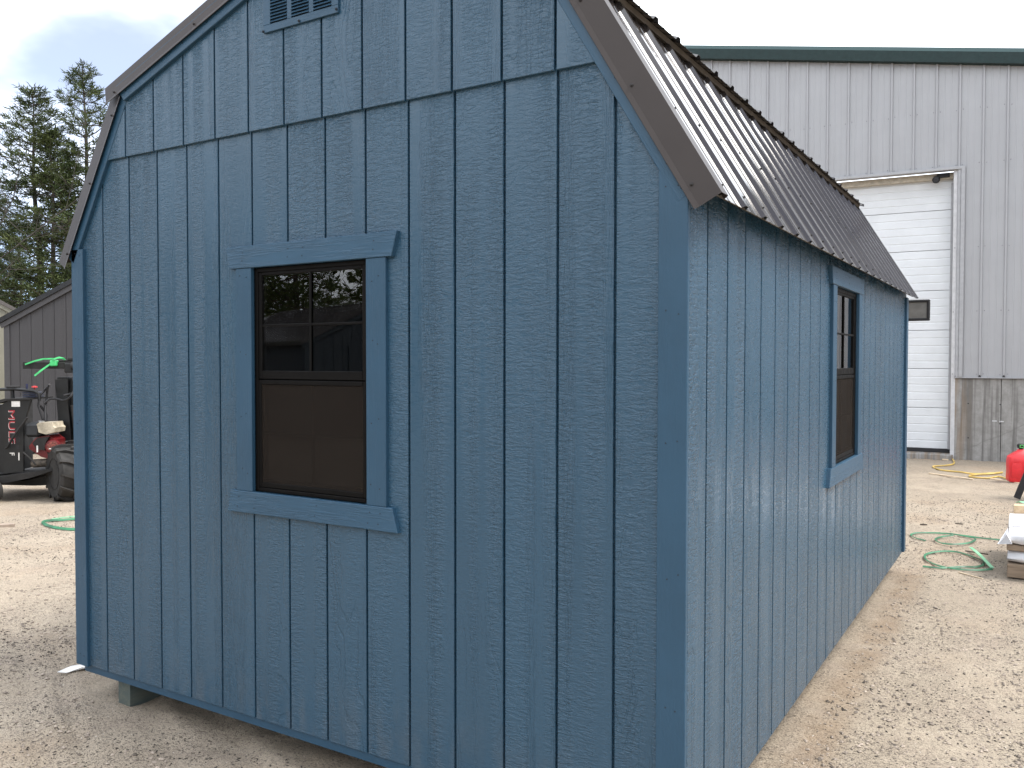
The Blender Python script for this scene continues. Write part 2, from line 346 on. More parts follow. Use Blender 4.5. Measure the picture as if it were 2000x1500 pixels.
# loose pebbles and bits of bark on the surface
def pebbles(name, n, region, smin, smax, mat, label, seed, flat=.6, thin=1.0):
    g = np.random.default_rng(seed); x = g.uniform(region[0], region[1], n); y = g.uniform(region[2], region[3], n)
    keep = (vnoise(x, y, .9, seed + 5) + vnoise(x, y, 3.3, seed + 6) * .7 > .72 + .3 * g.random(n)) & ~((x > -.1) & (x < 3.12) & (y > .02) & (y < 4.9))
    x, y = x[keep], y[keep]; m = len(x); s = g.uniform(0, 1, m) ** 2.5 * (smax - smin) + smin
    base = np.array([(1, 0, 0), (0, 1, 0), (-1, 0, 0), (0, -1, 0), (0, 0, 1), (0, 0, -1)], float)
    fs = np.array([(0, 1, 4), (1, 2, 4), (2, 3, 4), (3, 0, 4), (1, 0, 5), (2, 1, 5), (3, 2, 5), (0, 3, 5)])
    v_ = base[None] * (1 + g.uniform(-.35, .35, (m, 6, 3))); v_ = v_ * s[:, None, None]; v_[:, :, 1] *= thin; v_[:, :, 2] *= flat
    t = g.uniform(0, 6.28, m); ct, st = np.cos(t)[:, None], np.sin(t)[:, None]; X = v_[:, :, 0] * ct - v_[:, :, 1] * st; Y = v_[:, :, 0] * st + v_[:, :, 1] * ct
    z = gheight(x, y); P = np.stack([X + x[:, None], Y + y[:, None], v_[:, :, 2] + (z + s * flat * .35)[:, None]], -1)
    F = (fs[None] + (np.arange(m) * 6)[:, None, None]).reshape(-1, 3)
    return tag(link(name, npmesh(name, P.reshape(-1, 3), F), mat), label, 'debris', kind='stuff')
MAT['pebble'] = plain('pale_pebble', (.30, .25, .205), .9, var=.4, sc=9)
MAT['bark'] = plain('dark_bark_bits', (.05, .042, .036), .9, var=.3, sc=9)
pebbles('pebbles', 80000, (-4.5, 5, -.6, 7.5), .0022, .013, 'pebble', 'loose pale pebbles scattered over the sandy yard', 21)
pebbles('bark_bits', 110000, (-5, 5, -.6, 9), .0018, .010, 'bark', 'dark bits of bark littering the sandy yard', 31, .4, .45)

# ================================================================== BLUE SHED
G = .2032; X0 = 3.0866; XL = -.022; ZB = .14; LEN = 4.877; XC = 1.524; ZS = 2.557
KX, KZ, SLO, SUP = .418, 2.805, 1.671, .35
D1 = Vector((1, SLO)).normalized(); N1 = Vector((-D1.y, D1.x)); D2 = Vector((1, SUP)).normalized(); N2 = Vector((-D2.y, D2.x))
B1 = Vector((-.007, 2.095))                      # bottom of the rake board's inner edge, left
def knee(n):
    det = N1.x * N2.y - N1.y * N2.x; return Vector((KX + n * (N2.y - N1.y) / det, KZ + n * (N1.x - N2.x) / det))
def apex(n): return Vector((XC, KZ + (XC - KX) * SUP + n / N2.y))
def mir(p): return Vector((2 * XC - p.x, p.y))
shed = empty('garden_shed'); tag(shed, 'blue wooden barn-style shed with brown metal gambrel roof and two windows', 'shed')
# structural walls (sheathing behind the boards)
def wallpoly(n, x0, x1, z0):
    kl, ap = knee(n), apex(n); kr = mir(kl)
    zl = kl.y - (kl.x - x0) * SLO; zr = kr.y - (x1 - kr.x) * SLO
    return [(x0, z0), (x1, z0), (x1, zr), (kr.x, kr.y), (ap.x, ap.y), (kl.x, kl.y), (x0, zl)]
FW = (1.228, 1.842, 1.089, 2.004)                # front window opening x0 x1 z0 z1
SW = (2.106, 2.732, 1.093, 2.007)                # side window opening y0 y1 z0 z1
fw = MB(); th0, th1 = .0155, .036
P = wallpoly(.03, XL + .02, X0 - .02, ZB + .003)
for part in ([(-9, -9), (FW[0], -9), (FW[0], 9), (-9, 9)], [(FW[1], -9), (9, -9), (9, 9), (FW[1], 9)], [(FW[0], -9), (FW[1], -9), (FW[1], FW[2]), (FW[0], FW[2])], [(FW[0], FW[3]), (FW[1], FW[3]), (FW[1], 9), (FW[0], 9)]):
    q = list(P)
    xs = [p[0] for p in part]; zs = [p[1] for p in part]
    q = clip(q, -1, 0, -min(xs)); q = clip(q, 1, 0, max(xs)); q = clip(q, 0, -1, -min(zs)); q = clip(q, 0, 1, max(zs))
    fw.prism(q, th0, th1)
front_wall = fw.build('gable_wall', 'osb', shed)
front_wall.data.materials.clear(); front_wall.data.materials.append(MAT['siding']); front_wall.data.materials.append(MAT['osb'])
for pl in front_wall.data.polygons: pl.material_index = 1 if pl.normal.y > .5 else 0
swm = MB()
for (a0, a1, b0, b1) in ((.035, SW[0], ZB, 2.2), (SW[1], LEN - .03, ZB, 2.2), (SW[0], SW[1], ZB, SW[2]), (SW[0], SW[1], SW[3], 2.2)):
    swm.box(X0 - .036, X0 - .0155, a0, a1, b0 + .003, b1)
side_wall = swm.build('side_wall', 'siding', shed)
side_wall.data.materials.append(MAT['osb'])
for pl in side_wall.data.polygons: pl.material_index = 1 if pl.normal.x < -.5 else 0
bw = MB(); bw.prism(wallpoly(.03, XL + .02, X0 - .02, ZB + .003), LEN - .03, LEN); o = bw.build('gable_wall', 'osb', shed)
bw = MB(); bw.box(XL, XL + .03, .035, LEN - .035, ZB, 2.2); bw.build('side_wall', 'osb', shed)
bw = MB(); bw.box(XL + .02, X0 - .02, .012, LEN - .005, .102, ZB - .002); fl = bw.build('floor_frame', 'trim', shed)
bw = MB(); bw.box(XL + .04, X0 - .04, .04, LEN - .04, ZB + .001, ZB + .02); bw.build('floor_deck', 'osb', shed)
for x in (.27, 1.15, 1.95, 2.72):
    b = MB(); b.prism([(-.045, -.03), (.045, -.03), (.045, .101), (-.045, .101)], .04 if x < .5 else .5, LEN - .04); b.build('skid', 'skid', shed, (x, 0, 0))
gw = .0095                                       # groove width
def rectwin(x0, x1, z0, z1, win):
    """outline of a board with the window opening cut out"""
    wx0, wx1, wz0, wz1 = win; m = .012; wx0 -= m; wx1 += m; wz0 -= m; wz1 += m
    if x1 <= wx0 or x0 >= wx1 or z1 <= wz0 or z0 >= wz1: return [[(x0, z0), (x1, z0), (x1, z1), (x0, z1)]]
    if x0 >= wx0 and x1 <= wx1: return [[(x0, z0), (x1, z0), (x1, wz0), (x0, wz0)], [(x0, wz1), (x1, wz1), (x1, z1), (x0, z1)]]
    if x0 < wx0: return [[(x0, z0), (x1, z0), (x1, wz0), (wx0, wz0), (wx0, wz1), (x1, wz1), (x1, z1), (x0, z1)]]
    return [[(x0, z0), (x1, z0), (x1, z1), (x0, z1), (x0, wz1), (wx1, wz1), (wx1, wz0), (x0, wz0)]]
def rakeclip(poly, n):
    kl = knee(n); ap = apex(n)
    for s in (1, -1):
        # left side lower: z - SLO*x <= c
        ref = kl if s == 1 else mir(kl)
        poly = clip(poly, -s * SLO, 1, ref.y - s * SLO * ref.x)
        poly = clip(poly, -s * SUP, 1, ref.y - s * SUP * ref.x)
    return poly
for kk in range(15):
    x0 = kk * G + gw / 2 if kk else XL; x1 = (kk + 1) * G - gw / 2 if kk < 14 else X0 - .011
    for rect in rectwin(x0, x1, ZB, ZS + .02, FW):
        # C-shaped outlines stay below the rake, only plain ones need clipping
        q = rakeclip(rect, .035) if len(rect) == 4 else rect
        bx, bz = q[0]; board('siding_board', [(a - bx, b - bz) for a, b in q], .0152, 'siding', front_wall, (bx, 0, bz))
for kk in range(15):                             # upper panel laps over the lower one
    sh = -.003
    x0 = kk * G + gw / 2 + sh if kk else XL; x1 = (kk + 1) * G - gw / 2 + sh if kk < 14 else X0 - .011
    q = rakeclip([(x0, ZS), (x1, ZS), (x1, 3.6), (x0, 3.6)], .035)
    if len(q) < 3 or max(p[1] for p in q) < ZS + .03: continue
    bx, bz = q[0]; board('siding_board', [(a - bx, b - bz) for a, b in q], .0142, 'siding', front_wall, (bx, -.0145, bz))
# side boards
ys = [0.004] + [.1623 + i * G for i in range(24)]; ys = [y for y in ys if y < LEN - .03] + [LEN]
for i in range(len(ys) - 1):
    gs = .0125
    y0 = ys[i] + (gs / 2 if i else 0); y1 = ys[i + 1] - (gs / 2 if i < len(ys) - 2 else 0)
    for rect in rectwin(y0, y1, ZB - .004, 2.19, SW):
        bx, bz = rect[0]; board('siding_board', [(a - bx, b - bz) for a, b in rect], .0152, 'siding', side_wall, (X0, bx, bz), R(90), .001)

NAILS = MB().lathe([(.0001, -.0008), (.0026, -.0006), (.0026, .001)], (0, 0, 0), (0, 1, 0), 8).mesh('nail')
NAILS.materials.append(MAT['nail'])
def nail(parent, x, z, y=-.0004): return link('nail', NAILS, None, parent, (x, y, z))
T = .017
# corner trim (front face), grain vertical -> rotate so local x is up
def vtrim(name, x0, x1, z0, z1, face, parent, mat='trim', pos=None, thick=T, nails=0):
    """vertical trim; face 'f' = front gable at y=0, 's' = side wall at x=X0"""
    L, W = z1 - z0, x1 - x0
    if face == 'f': rot = Matrix(((0, 0, -1), (0, 1, 0), (1, 0, 0))).to_euler(); loc = (x1, -thick if pos is None else pos, z0)
    else: rot = Matrix(((0, -1, 0), (0, 0, -1), (1, 0, 0))).to_euler(); loc = (X0 + thick if pos is None else pos, x1, z0)
    o = trim_board(name, L, W, thick, mat, parent, loc, rot)
    for i in range(nails):
        t = .06 + (L - .12) * i / max(1, nails - 1) + random.uniform(-.03, .03)
        nail(o, max(.02, min(L - .02, t)), W * random.uniform(.25, .4)); nail(o, max(.02, min(L - .02, t + random.uniform(-.02, .02))), W * random.uniform(.6, .78))
    return o
vtrim('corner_trim', -.027, .064, ZB, 2.16, 'f', shed, nails=6)
vtrim('corner_trim', 2.994, X0 + .0005, ZB, 2.22, 'f', shed, nails=6, thick=.0165)
vtrim('corner_trim', 4.79, 4.879, ZB + .004, 2.12, 's', shed, nails=0)
# window trim, front
wt_ = empty('window_trim'); wt_.parent = shed
o = trim_board('head_trim', .912, .090, .0205, 'trim_rough', shed, (1.081, -.0205, 2.005), (0, 0, 0), (.024, .026))
for x in (.10, .36, .44, .80): nail(o, x, .03); nail(o, x + .004, .062)
o = trim_board('sill_trim', .911, .090, .0205, 'trim_rough', shed, (1.082, -.0205, .997), (0, 0, 0), (-.02, -.024))
o.data.transform(Matrix.Identity(4))
for x in (.06, .16, .5, .77, .82): nail(o, x, .025); nail(o, x + .01, .066)
vtrim('jamb_trim', 1.136, 1.228, 1.0875, 2.0045, 'f', shed, nails=4)
vtrim('jamb_trim', 1.8425, 1.937, 1.0875, 2.0045, 'f', shed, nails=4)
# window trim, side
rs = (0, 0, R(90))
o = trim_board('head_trim', .905, .088, .0205, 'trim_rough', shed, (X0 + .0205, 1.957, 2.009), rs, (.022, .022))
for x in (.10, .44, .80): nail(o, x, .03); nail(o, x + .004, .062)
o = trim_board('sill_trim', .955, .092, .0205, 'trim_rough', shed, (X0 + .0205, 1.947, 1.001), rs, (-.03, -.04))
vtrim('jamb_trim', 2.012, 2.104, 1.093, 2.0085, 's', shed, nails=3)
vtrim('jamb_trim', 2.734, 2.828, 1.093, 2.0085, 's', shed, nails=3)
bpy.data.objects.remove(wt_)

def window(win, loc, rz):
    """single-hung window: local x along the wall, y inwards, z up; origin at the opening's lower corner"""
    W, H = win[1] - win[0], win[3] - win[2]; f = .018; mid = .462
    m = MB(); y0, y1 = .002, .036
    m.box(0, f, y0, y1, 0, H, .002); m.box(W - f, W, y0, y1, 0, H, .002); m.box(f, W - f, y0, y1, H - f, H, .002); m.box(f, W - f, y0, y1, 0, f * .9, .002)
    fr_ = m.build('window_frame', 'vinyl', shed, loc, (0, 0, rz))
    def sash(z0, z1, y, nm, rail):
        s = MB(); b = .019
        s.box(f, f + b, y, y + .022, z0, z1, .002); s.box(W - f - b, W - f, y, y + .022, z0, z1, .002)
        s.box(f + b, W - f - b, y, y + .022, z0, z0 + rail, .002); s.box(f + b, W - f - b, y, y + .022, z1 - b * .7, z1, .002)
        s.build(nm, 'vinyl', fr_)
        g = MB().box(f + b - .002, W - f - b + .002, y + .008, y + .0115, z0 + rail - .002, z1 - b * .7 + .002); g.build('pane', 'glass', fr_)
        for (xa, xb, za, zb) in ((W / 2 - .0055, W / 2 + .0055, z0 + rail, z1 - b * .7), (f + b, W / 2 - .0055, (z0 + z1) / 2 - .005, (z0 + z1) / 2 + .005), (W / 2 + .0055, W - f - b, (z0 + z1) / 2 - .005, (z0 + z1) / 2 + .005)):
            MB().box(xa, xb, y + .001, y + .0075, za, zb, .002).build('muntin', 'vinyl', fr_)
    sash(mid, H - f, .006, 'sash', .034); sash(f * .9, mid - .001, .0155, 'sash', .034)
    s = MB(); y = .004
    s.box(f, f + .016, y, y + .01, f, mid - .004, .002); s.box(W - f - .016, W - f, y, y + .01, f, mid - .004, .002); s.box(f + .016, W - f - .016, y, y + .01, f, f + .02, .002); s.box(f + .016, W - f - .016, y, y + .01, mid - .022, mid - .004, .002)
    sf = s.build('screen_frame', 'vinyl', fr_)
    MB().box(f + .014, W - f - .014, y + .004, y + .005, f + .018, mid - .02).build('insect_screen', 'screen', fr_)
    return fr_
window(FW, (FW[0], 0, FW[2]), 0)
window((SW[0], SW[1], SW[2], SW[3]), (X0, SW[0], SW[2]), R(90))
# framing visible through the glass
def stud(x0, x1, y0, y1, z0=ZB + .02, z1=2.3): MB().box(x0, x1, y0, y1, z0, z1, .002).build('stud', 'stud', shed)
stud(1.180, 1.2275, .0355, .107); stud(1.844, 1.884, .031, .12, ZB + .02, 2.5); stud(.78, .82, .031, .12); stud(.38, .42, .031, .12); stud(2.25, 2.29, .031, .12)
for y in (.5, 1.02, 1.36, 1.7, 2.064, 2.736, 3.1, 3.5, 3.9, 4.3): stud(X0 - .12, X0 - .031, y, y + .04, ZB + .02, 2.2); stud(XL + .031, XL + .12, y, y + .04, ZB + .02, 2.2)
for y in (.9, 1.7, 2.5, 3.3, 4.1):
    pass
# rake boards
def rake_board(p, q, w_, y, thick, s):
    """board in the gable plane along p->q (inner edge), width w_ outwards"""
    a, b = (p, q) if s == 1 else (mir(q), mir(p)); d = (b - a); L = d.length; ang = math.atan2(d.y, d.x)
    return trim_board('rake_board', L, w_, thick, 'trim', shed, (a.x, y, a.y), (0, -ang, 0), ch=.002)
ki, ai = knee(0), apex(0)
def rakepoly(s):
    """mitred rake boards, lower and upper, as outlines"""
    W = .089; e0 = B1; o0 = B1 + N1 * W; k0, k1 = knee(0), knee(W); a0, a1 = apex(0), apex(W)
    for (pts, base, ang) in (((e0, k0, k1, o0), e0, math.atan2(D1.y, D1.x)), ((k0, a0, a1, k1), k0, math.atan2(D2.y, D2.x))):
        pp = [mir(p) for p in pts] if s < 0 else list(pts)
        b = pp[0]; an = ang if s > 0 else math.pi - ang; ca, sa = math.cos(an), math.sin(an)
        loc = [((p.x - b.x) * ca + (p.y - b.y) * sa, -(p.x - b.x) * sa + (p.y - b.y) * ca) for p in pp]
        o = board('rake_board', loc, .0165, 'trim', shed, (b.x, -.0170 if pts[0] is e0 else -.0312, b.y), 0, .002, (0, -an, 0))
        for t in (.03, .12, .45, .8):
            nail(o, t, .03 if s > 0 else -.03)
rakepoly(1); rakepoly(-1)
# roof: deck, ribbed sheets, rake and ridge metal
def slope_pt(base, D, N, t, n, s):
    p = base + D * t + N * n; return mir(p) if s < 0 else p
PITCH_R = .2286
def ribprof(y0, y1, ph):
    pts = []
    ks = range(int(math.floor((y0 - ph) / PITCH_R)) - 1, int(math.ceil((y1 - ph) / PITCH_R)) + 2)
    for i in ks:
        c = ph + i * PITCH_R
        for dy, h in ((-.0255, 0), (-.013, .0133), (.013, .0133), (.0255, 0), (.070, 0), (.074, .0018), (.084, .0018), (.088, 0), (.1406, 0), (.1446, .0018), (.1546, .0018), (.1586, 0)):
            pts.append((c + dy, h))
    pts.sort(); res = []
    def at(y):
        for a, b in zip(pts, pts[1:]):
            if a[0] <= y <= b[0]: return a[1] + (b[1] - a[1]) * (y - a[0]) / max(1e-9, b[0] - a[0])
        return 0
    res = [(y0, at(y0))] + [p for p in pts if y0 + 1e-4 < p[0] < y1 - 1e-4] + [(y1, at(y1))]
    return res
def roof_slope(nm, base, D, N, t0, t1, s):
    dk = MB(); c = [slope_pt(base, D, N, t, n, s) for t, n in ((t0 + .03, .080), (t1, .080), (t1, .0985), (t0 + .03, .0985))]
    dk.prism([(p.x, p.y) for p in c], .004, LEN + .0)
    deck = dk.build('roof_slope', 'dark_under', shed)
    y = -.006; n = 0; ends = [.06 + .9144 * j + .02 for j in range(1, 6)] + [LEN + .022]
    for e in ends:
        pr = ribprof(y, e, .06); m = MB(); vs_ = []; q = len(pr)
        for h0 in (.1005, .0993):
            for t in (t0, t1):
                for (yy, h) in pr:
                    p = slope_pt(base, D, N, t, h0 + h + .0006 * (n % 2), s); vs_.append((p.x, yy, p.y))
        fs = []
        for i in range(q - 1):
            fs.append((i, i + 1, q + i + 1, q + i)); fs.append((2 * q + i, 3 * q + i, 3 * q + i + 1, 2 * q + i + 1))
            fs.append((i, 2 * q + i, 2 * q + i + 1, i + 1)); fs.append((q + i, q + i + 1, 3 * q + i + 1, 3 * q + i))
        m.add(vs_, fs); sh_ = m.build('roof_sheet', 'brown', deck)
        if s < 0 and nm.startswith('lower'):
            for tt in (t0 + .06, t0 + .36):
                for i in range(4):
                    yy = y + .155 + i * PITCH_R
                    if yy < e - .02:
                        p = slope_pt(base, D, N, tt, .1035, s); link('screw', SCREW, None, deck, (p.x, yy, p.y), (0, math.atan2(mir(base + N).x - mir(base).x, N.y), 0))
        y = e - .012; n += 1
    return deck
SCREW = MB().lathe([(.0055, -.002), (.0055, .0015), (.0035, .002), (.0035, .006), (.002, .0065)], (0, 0, 0), (0, 0, 1), 8).mesh('screw'); SCREW.materials.append(MAT['screw'])
tl1 = (knee(.1) - B1).dot(D1) - .02
tU0 = (Vector((.283, 0)) - Vector((knee(.1).x, 0))).x / D2.x + (knee(.1) - knee(0)).dot(D2)
tU1 = (apex(.1) - knee(0)).dot(D2)
for s in (1, -1):
    roof_slope('lower_roof', B1, D1, N1, -.040, tl1, s)
    roof_slope('upper_roof', knee(0), D2, N2, tU0, tU1, s)
RK = [(.034, -.031), (.049, -.0245), (.122, -.0235 + .0115), (.122, .048), (.106, .056)]
def rake_metal(nm, base, D, N, t0, t1, s, dy=0.0, dn=0.0):
    m = MB(); vs_ = []; q = len(RK)
    for off in (0, .0014):
        for t in (t0, t1):
            for (n_, y_) in RK:
                p = slope_pt(base, D, N, t, n_ + dn - off, s); vs_.append((p.x, y_ + dy + off, p.y))
    fs = []
    for i in range(q - 1):
        fs += [(i, i + 1, q + i + 1, q + i), (2 * q + i, 3 * q + i, 3 * q + i + 1, 2 * q + i + 1), (i, 2 * q + i, 2 * q + i + 1, i + 1), (q + i, q + i + 1, 3 * q + i + 1, 3 * q + i)]
    fs += [(0, q, 3 * q, 2 * q), (q - 1, 3 * q - 1, 4 * q - 1, 2 * q - 1)]
    m.add(vs_, fs); o = m.build(nm, 'flash', shed)
    for t in (t0 + .07, (t0 + t1) / 2, t1 - .1):
        p = slope_pt(base, D, N, t, .062 + dn, s); link('screw', SCREW, None, o, (p.x, -.0228 + dy, p.y), (R(90), 0, 0))
    return o
for s in (1, -1):
    rake_metal('rake_flashing', B1, D1, N1, -.052, tl1 - .012, s)
    rake_metal('rake_flashing', knee(0), D2, N2, tU0 - .005, tU1, s, -.0125, .002)
m = MB(); ap = apex(.124); m.prism([(ap.x - .15, ap.y - .0525), (ap.x, ap.y), (ap.x + .15, ap.y - .0525), (ap.x, ap.y + .004)], -.02, LEN + .02); m.build('ridge_cap', 'brown', shed)
# gable vent
VX0, VX1, VZ0, VZ1 = 1.318, 1.718, 2.930, 3.19
m = MB(); d0 = -.0245
cols = [(VX0 + .040 + i * .117, VX0 + .040 + i * .117 + .092) for i in range(3)]; cols[2] = (cols[2][0], VX1 - .034)
m.box(VX0, VX1, d0, -.0148, VZ0, VZ0 + .030, .0015); m.box(VX0, VX1, d0, -.0148, VZ1 - .03, VZ1, .0015)
xs = [VX0] + [c for q in cols for c in q] + [VX1]
for i in range(0, len(xs), 2): m.box(xs[i], xs[i + 1], d0, -.0148, VZ0 + .030, VZ1 - .030, .001)
vent = m.build('louver_vent', 'trim', shed)
MB().box(VX0 + .01, VX1 - .01, -.0149, -.0146, VZ0 + .01, VZ1 - .01).build('vent_backing', 'nail', vent)
for c in cols:
    me = None
    for i in range(15):
        z = VZ0 + .034 + i * .0128
        if me is None:
            mm = MB(); L_ = c[1] - c[0]; mm.add([(0, .0045, .0122), (L_, .0045, .0122), (L_, -.0045, .0004), (0, -.0045, .0004), (0, .0065, .0104), (L_, .0065, .0104), (L_, -.003, -.0002), (0, -.003, -.0002)], [(0, 1, 2, 3), (7, 6, 5, 4), (3, 2, 6, 7), (0, 4, 5, 1), (0, 3, 7, 4), (1, 5, 6, 2)])
            me = mm.mesh('slat')
        link('slat', me, 'trim', vent, (c[0], -.0232, z))
SCREWB = SCREW.copy(); SCREWB.materials[0] = MAT['nail']
for x, z in ((VX0 + .003, VZ0 + .006), (VX0 + .2, VZ0 + .008), (VX1 - .006, VZ0 + .012)): link('screw', SCREWB, None, vent, (x, d0 - .001, z), (R(90), 0, 0))

# ================================================================== WAREHOUSE
MAT['steel_grey'] = plain('light_grey_steel_siding', (.335, .338, .350), .42, var=.02, sc=2)
MAT['steel_trim'] = plain('grey_steel_trim', (.335, .338, .35), .42, var=.05)
MAT['green'] = plain('dark_green_fascia', (.008, .024, .023), .5, var=.08, spec=.3)
MAT['door_white'] = plain('white_door_steel', (.64, .66, .68), .42, var=.03, sc=3)
MAT['beige'] = plain('beige_seal', (.50, .45, .37), .6)
MAT['white_jamb'] = plain('white_jamb_paint', (.50, .50, .51), .5, var=.06)
MAT['rubber'] = plain('black_rubber', (.014, .014, .016), .65)
k = NT('weathered_concrete'); v = k.obj()
st = k.noise(k.scale(v, (6.5, 1, .22)), 1, 5, .65); st2 = k.noise(k.scale(v, (17, 1, .35), (4, 2, 1)), 1, 4, .6); n = k.noise(v, 9, 6, .7)
c = k.mix(k.rng(n, .3, .7), (.22, .213, .203), (.31, .303, .292))
c = k.mix(k.math('MULTIPLY', k.rng(st, .46, .60), .75), c, (.11, .104, .097)); c = k.mix(k.math('MULTIPLY', k.rng(st2, .55, .68), .55), c, (.10, .095, .09))
c = k.mix(k.math('MULTIPLY', k.rng(k.noise(k.scale(v, (11, 1, .5), (7, 0, 3)), 1, 4), .60, .7), .5), c, (.40, .39, .375))
sx = k.n('SeparateXYZ'); k.put(sx.inputs[0], v)
diag = k.math('ABSOLUTE', k.math('SUBTRACT', k.math('ADD', sx.outputs[2], k.math('MULTIPLY', k.noise(v, 2.5, 3), .25)), k.math('ADD', k.math('MULTIPLY', sx.outputs[0], .50), .20)))
c = k.mix(k.math('MULTIPLY', k.rng(diag, .0, .018, 1, 0), .35), c, (.13, .125, .12))
rust = k.math('MULTIPLY', k.rng(sx.outputs[0], .02, .34, 1, 0), k.rng(k.noise(k.scale(v, (12, 1, .8)), 1, 3), .42, .6)); c = k.mix(k.math('MULTIPLY', rust, .55), c, (.24, .165, .10))
k.set(c, .85, 0, .3); k.bump(k.math('ADD', n, k.math('MULTIPLY', k.noise(v, 60, 3), .3)), .006, .7); MAT['concrete'] = k.m
wh = empty('warehouse', (2.78, 13.45, 0), R(4)); tag(wh, 'light grey ribbed steel warehouse with green rake trim and tall white overhead door', 'warehouse')
WRS = -.177
def rz(x): return 6.574 + (x - .928) * WRS if x > -8 else 8.15 + (x + 8) * .177
ROP, LOP, HOP = -.040, -3.75, 4.80
m = MB(); m.box(.0, 4.1, .02, .45, -.3, 1.355); 
def cpanel(x0, x1): 
    mm = MB().box(x0, x1, 0, .3, -.3, 1.352, .006); return mm.build('concrete_panel', 'concrete', wh)
for x0, x1 in ((.002, .688), (.696, 2.1), (2.108, 3.5), (3.508, 4.9), (4.908, 7.0), (7.008, 10), (-5.2, LOP - .004), (-8, -5.208)): cpanel(x0, x1)
for x, z in ((.222, .937), (.23, .372), (.68, .93), (.68, .62), (1.3, .93), (1.3, .37)):
    MB().lathe([(.001, -.004), (.010, -.003), (.012, .004)], (x, 0, z), (0, 1, 0), 10).build('tie_hole', 'rubber', wh)
for x, z in ((.60, .66), (.70, .655)): MB().box(x - .03, x + .035, -.004, .0, z - .008, z + .010, .001).build('caulk_patch', 'white_jamb', wh)
m = MB(); m.prism([(-10, 1.36), (LOP, 1.36), (LOP, HOP), (ROP, HOP), (ROP, 1.36), (10, 1.36), (10, rz(10)), (-8, rz(-8)), (-10, rz(-10))], .001, .20); wcore = m.build('wall_core', 'steel_trim', wh)
PW = .342
def sheet(x0, n, z0f, z1f):
    pr = [(0, 0)]; 
    for i in range(n):
        b = i * PW
        pr += [(b + .001, .0), (b + .012, .030), (b + .036, .030), (b + .048, 0), (b + .125, 0), (b + .131, .004), (b + .147, .004), (b + .153, 0), (b + .225, 0), (b + .231, .004), (b + .247, .004), (b + .253, 0)]
    pr += [(n * PW - .001, 0)]
    vs_ = []; q = len(pr)
    for (x, h) in pr: vs_.append((x, -.004 - h, z0f(x0 + x)))
    for (x, h) in pr: vs_.append((x, -.004 - h, z1f(x0 + x)))
    for (x, h) in pr: vs_.append((x, -.001 - h, z0f(x0 + x)))
    fs = [(i, i + 1, q + i + 1, q + i) for i in range(q - 1)] + [(i, 2 * q + i, 2 * q + i + 1, i + 1) for i in range(q - 1)]
    o = MB().add(vs_, fs).build('steel_sheet', 'steel_grey', wh, (x0, 0, 0))
    return o
base_x = .038 - .024
for j in range(-8, 8):
    x0 = base_x + j * 3 * PW
    if x0 + 3 * PW <= ROP + .2 and x0 >= LOP - .6: sheet(x0, 3, lambda x: HOP + .03, lambda x: rz(x) - .2)
    elif x0 > -.1: sheet(x0, 3, lambda x: 1.372, lambda x: rz(x) - .2)
    elif x0 < LOP: sheet(x0, 3, lambda x: 1.372, lambda x: rz(x) - .2)
FAST = MB().lathe([(.009, -.002), (.009, .002), (.005, .006)], (0, 0, 0), (0, -1, 0), 6).mesh('screw'); FAST.materials.append(plain('zinc_screw', (.22, .22, .23), .5))
for i in range(-9, 6):
    for z in (1.42, 2.45, 3.5, 4.86, 5.75):
        x = base_x + i * PW + .024
        if i < 0 and z < 4.8: continue
        if z > rz(x) - .4: continue
        for dx in (-.05, .05): link('screw', FAST, None, wh, (x + dx + random.uniform(-.005, .005), -.005, z + random.uniform(-.01, .01)))
MB().box(ROP + .05, 9.6, -.042, -.001, 1.354, 1.371, .001).build('base_flashing', 'steel_trim', wh)
for i in range(0, 14): MB().prism([(-.022, 0), (.022, 0), (.011, .035), (-.011, .035)], -.0355, -.02).build('rib_closure', 'rubber', wh, (base_x + i * PW + .024, 0, 1.3715))
# door surround
MB().box(ROP + .004, ROP + .066, -.006, .26, -.02, HOP - .002, .002).build('jamb_edge', 'white_jamb', wh)
m = MB(); m.box(ROP + .068, ROP + .108, -.040, -.0045, 1.373, HOP + .03, .004); m.box(ROP + .110, ROP + .170, -.055, -.0045, 1.373, HOP + .028, .004); m.build('jamb_trim', 'steel_trim', wh)
m = MB(); m.box(LOP - .1, ROP + .165, -.056, .10, HOP - .02, HOP + .026, .003); m.build('header_trim', 'steel_trim', wh)
MB().box(LOP, ROP + .002, .16, .24, HOP - .125, HOP - .022, .004).build('door_seal', 'beige', wh)
dr = MB().box(LOP, ROP, .32, .34, .13, HOP).build('overhead_door', 'door_white', wh)
zz = [.150, .843, 1.507, 2.161, 2.831, 3.509, 4.176, 4.79]
for a_, b_ in zip(zz, zz[1:]):
    pr = []; H = b_ - a_; n = 5
    for i in range(n):
        z = i * H / n
        pr += [(z + .004, 0), (z + H / n - .022, 0), (z + H / n - .014, .005), (z + H / n - .006, .005)]
    pr = [(0.002, .012), (0.004, 0)] + pr[1:] + [(H - .004, 0), (H - .002, .012)]
    vs_ = [(x, .25 + h, a_ + z) for x in (LOP + .002, ROP - .002) for z, h in pr]; q = len(pr)
    MB().add(vs_, [(i, i + 1, q + i + 1, q + i) for i in range(q - 1)]).build('door_section', 'door_white', dr)
MB().box(LOP, ROP + .002, .24, .30, .085, .149, .006).build('bottom_seal', 'rubber', dr)
MB().box(LOP - .1, ROP + .05, -.10, .6, -.2, .084, .01).build('door_sill', 'concrete', wh)
m = MB().lathe([(.02, 0), (.055, .01), (.062, .04), (.045, .08), (.015, .09)], (-.30, .12, 4.66), (0, -1, 0), 12); m.box(-.29, -.10, .1, .16, 4.70, 4.76, .004); m.build('door_bracket', 'rubber', wh, smooth=True)
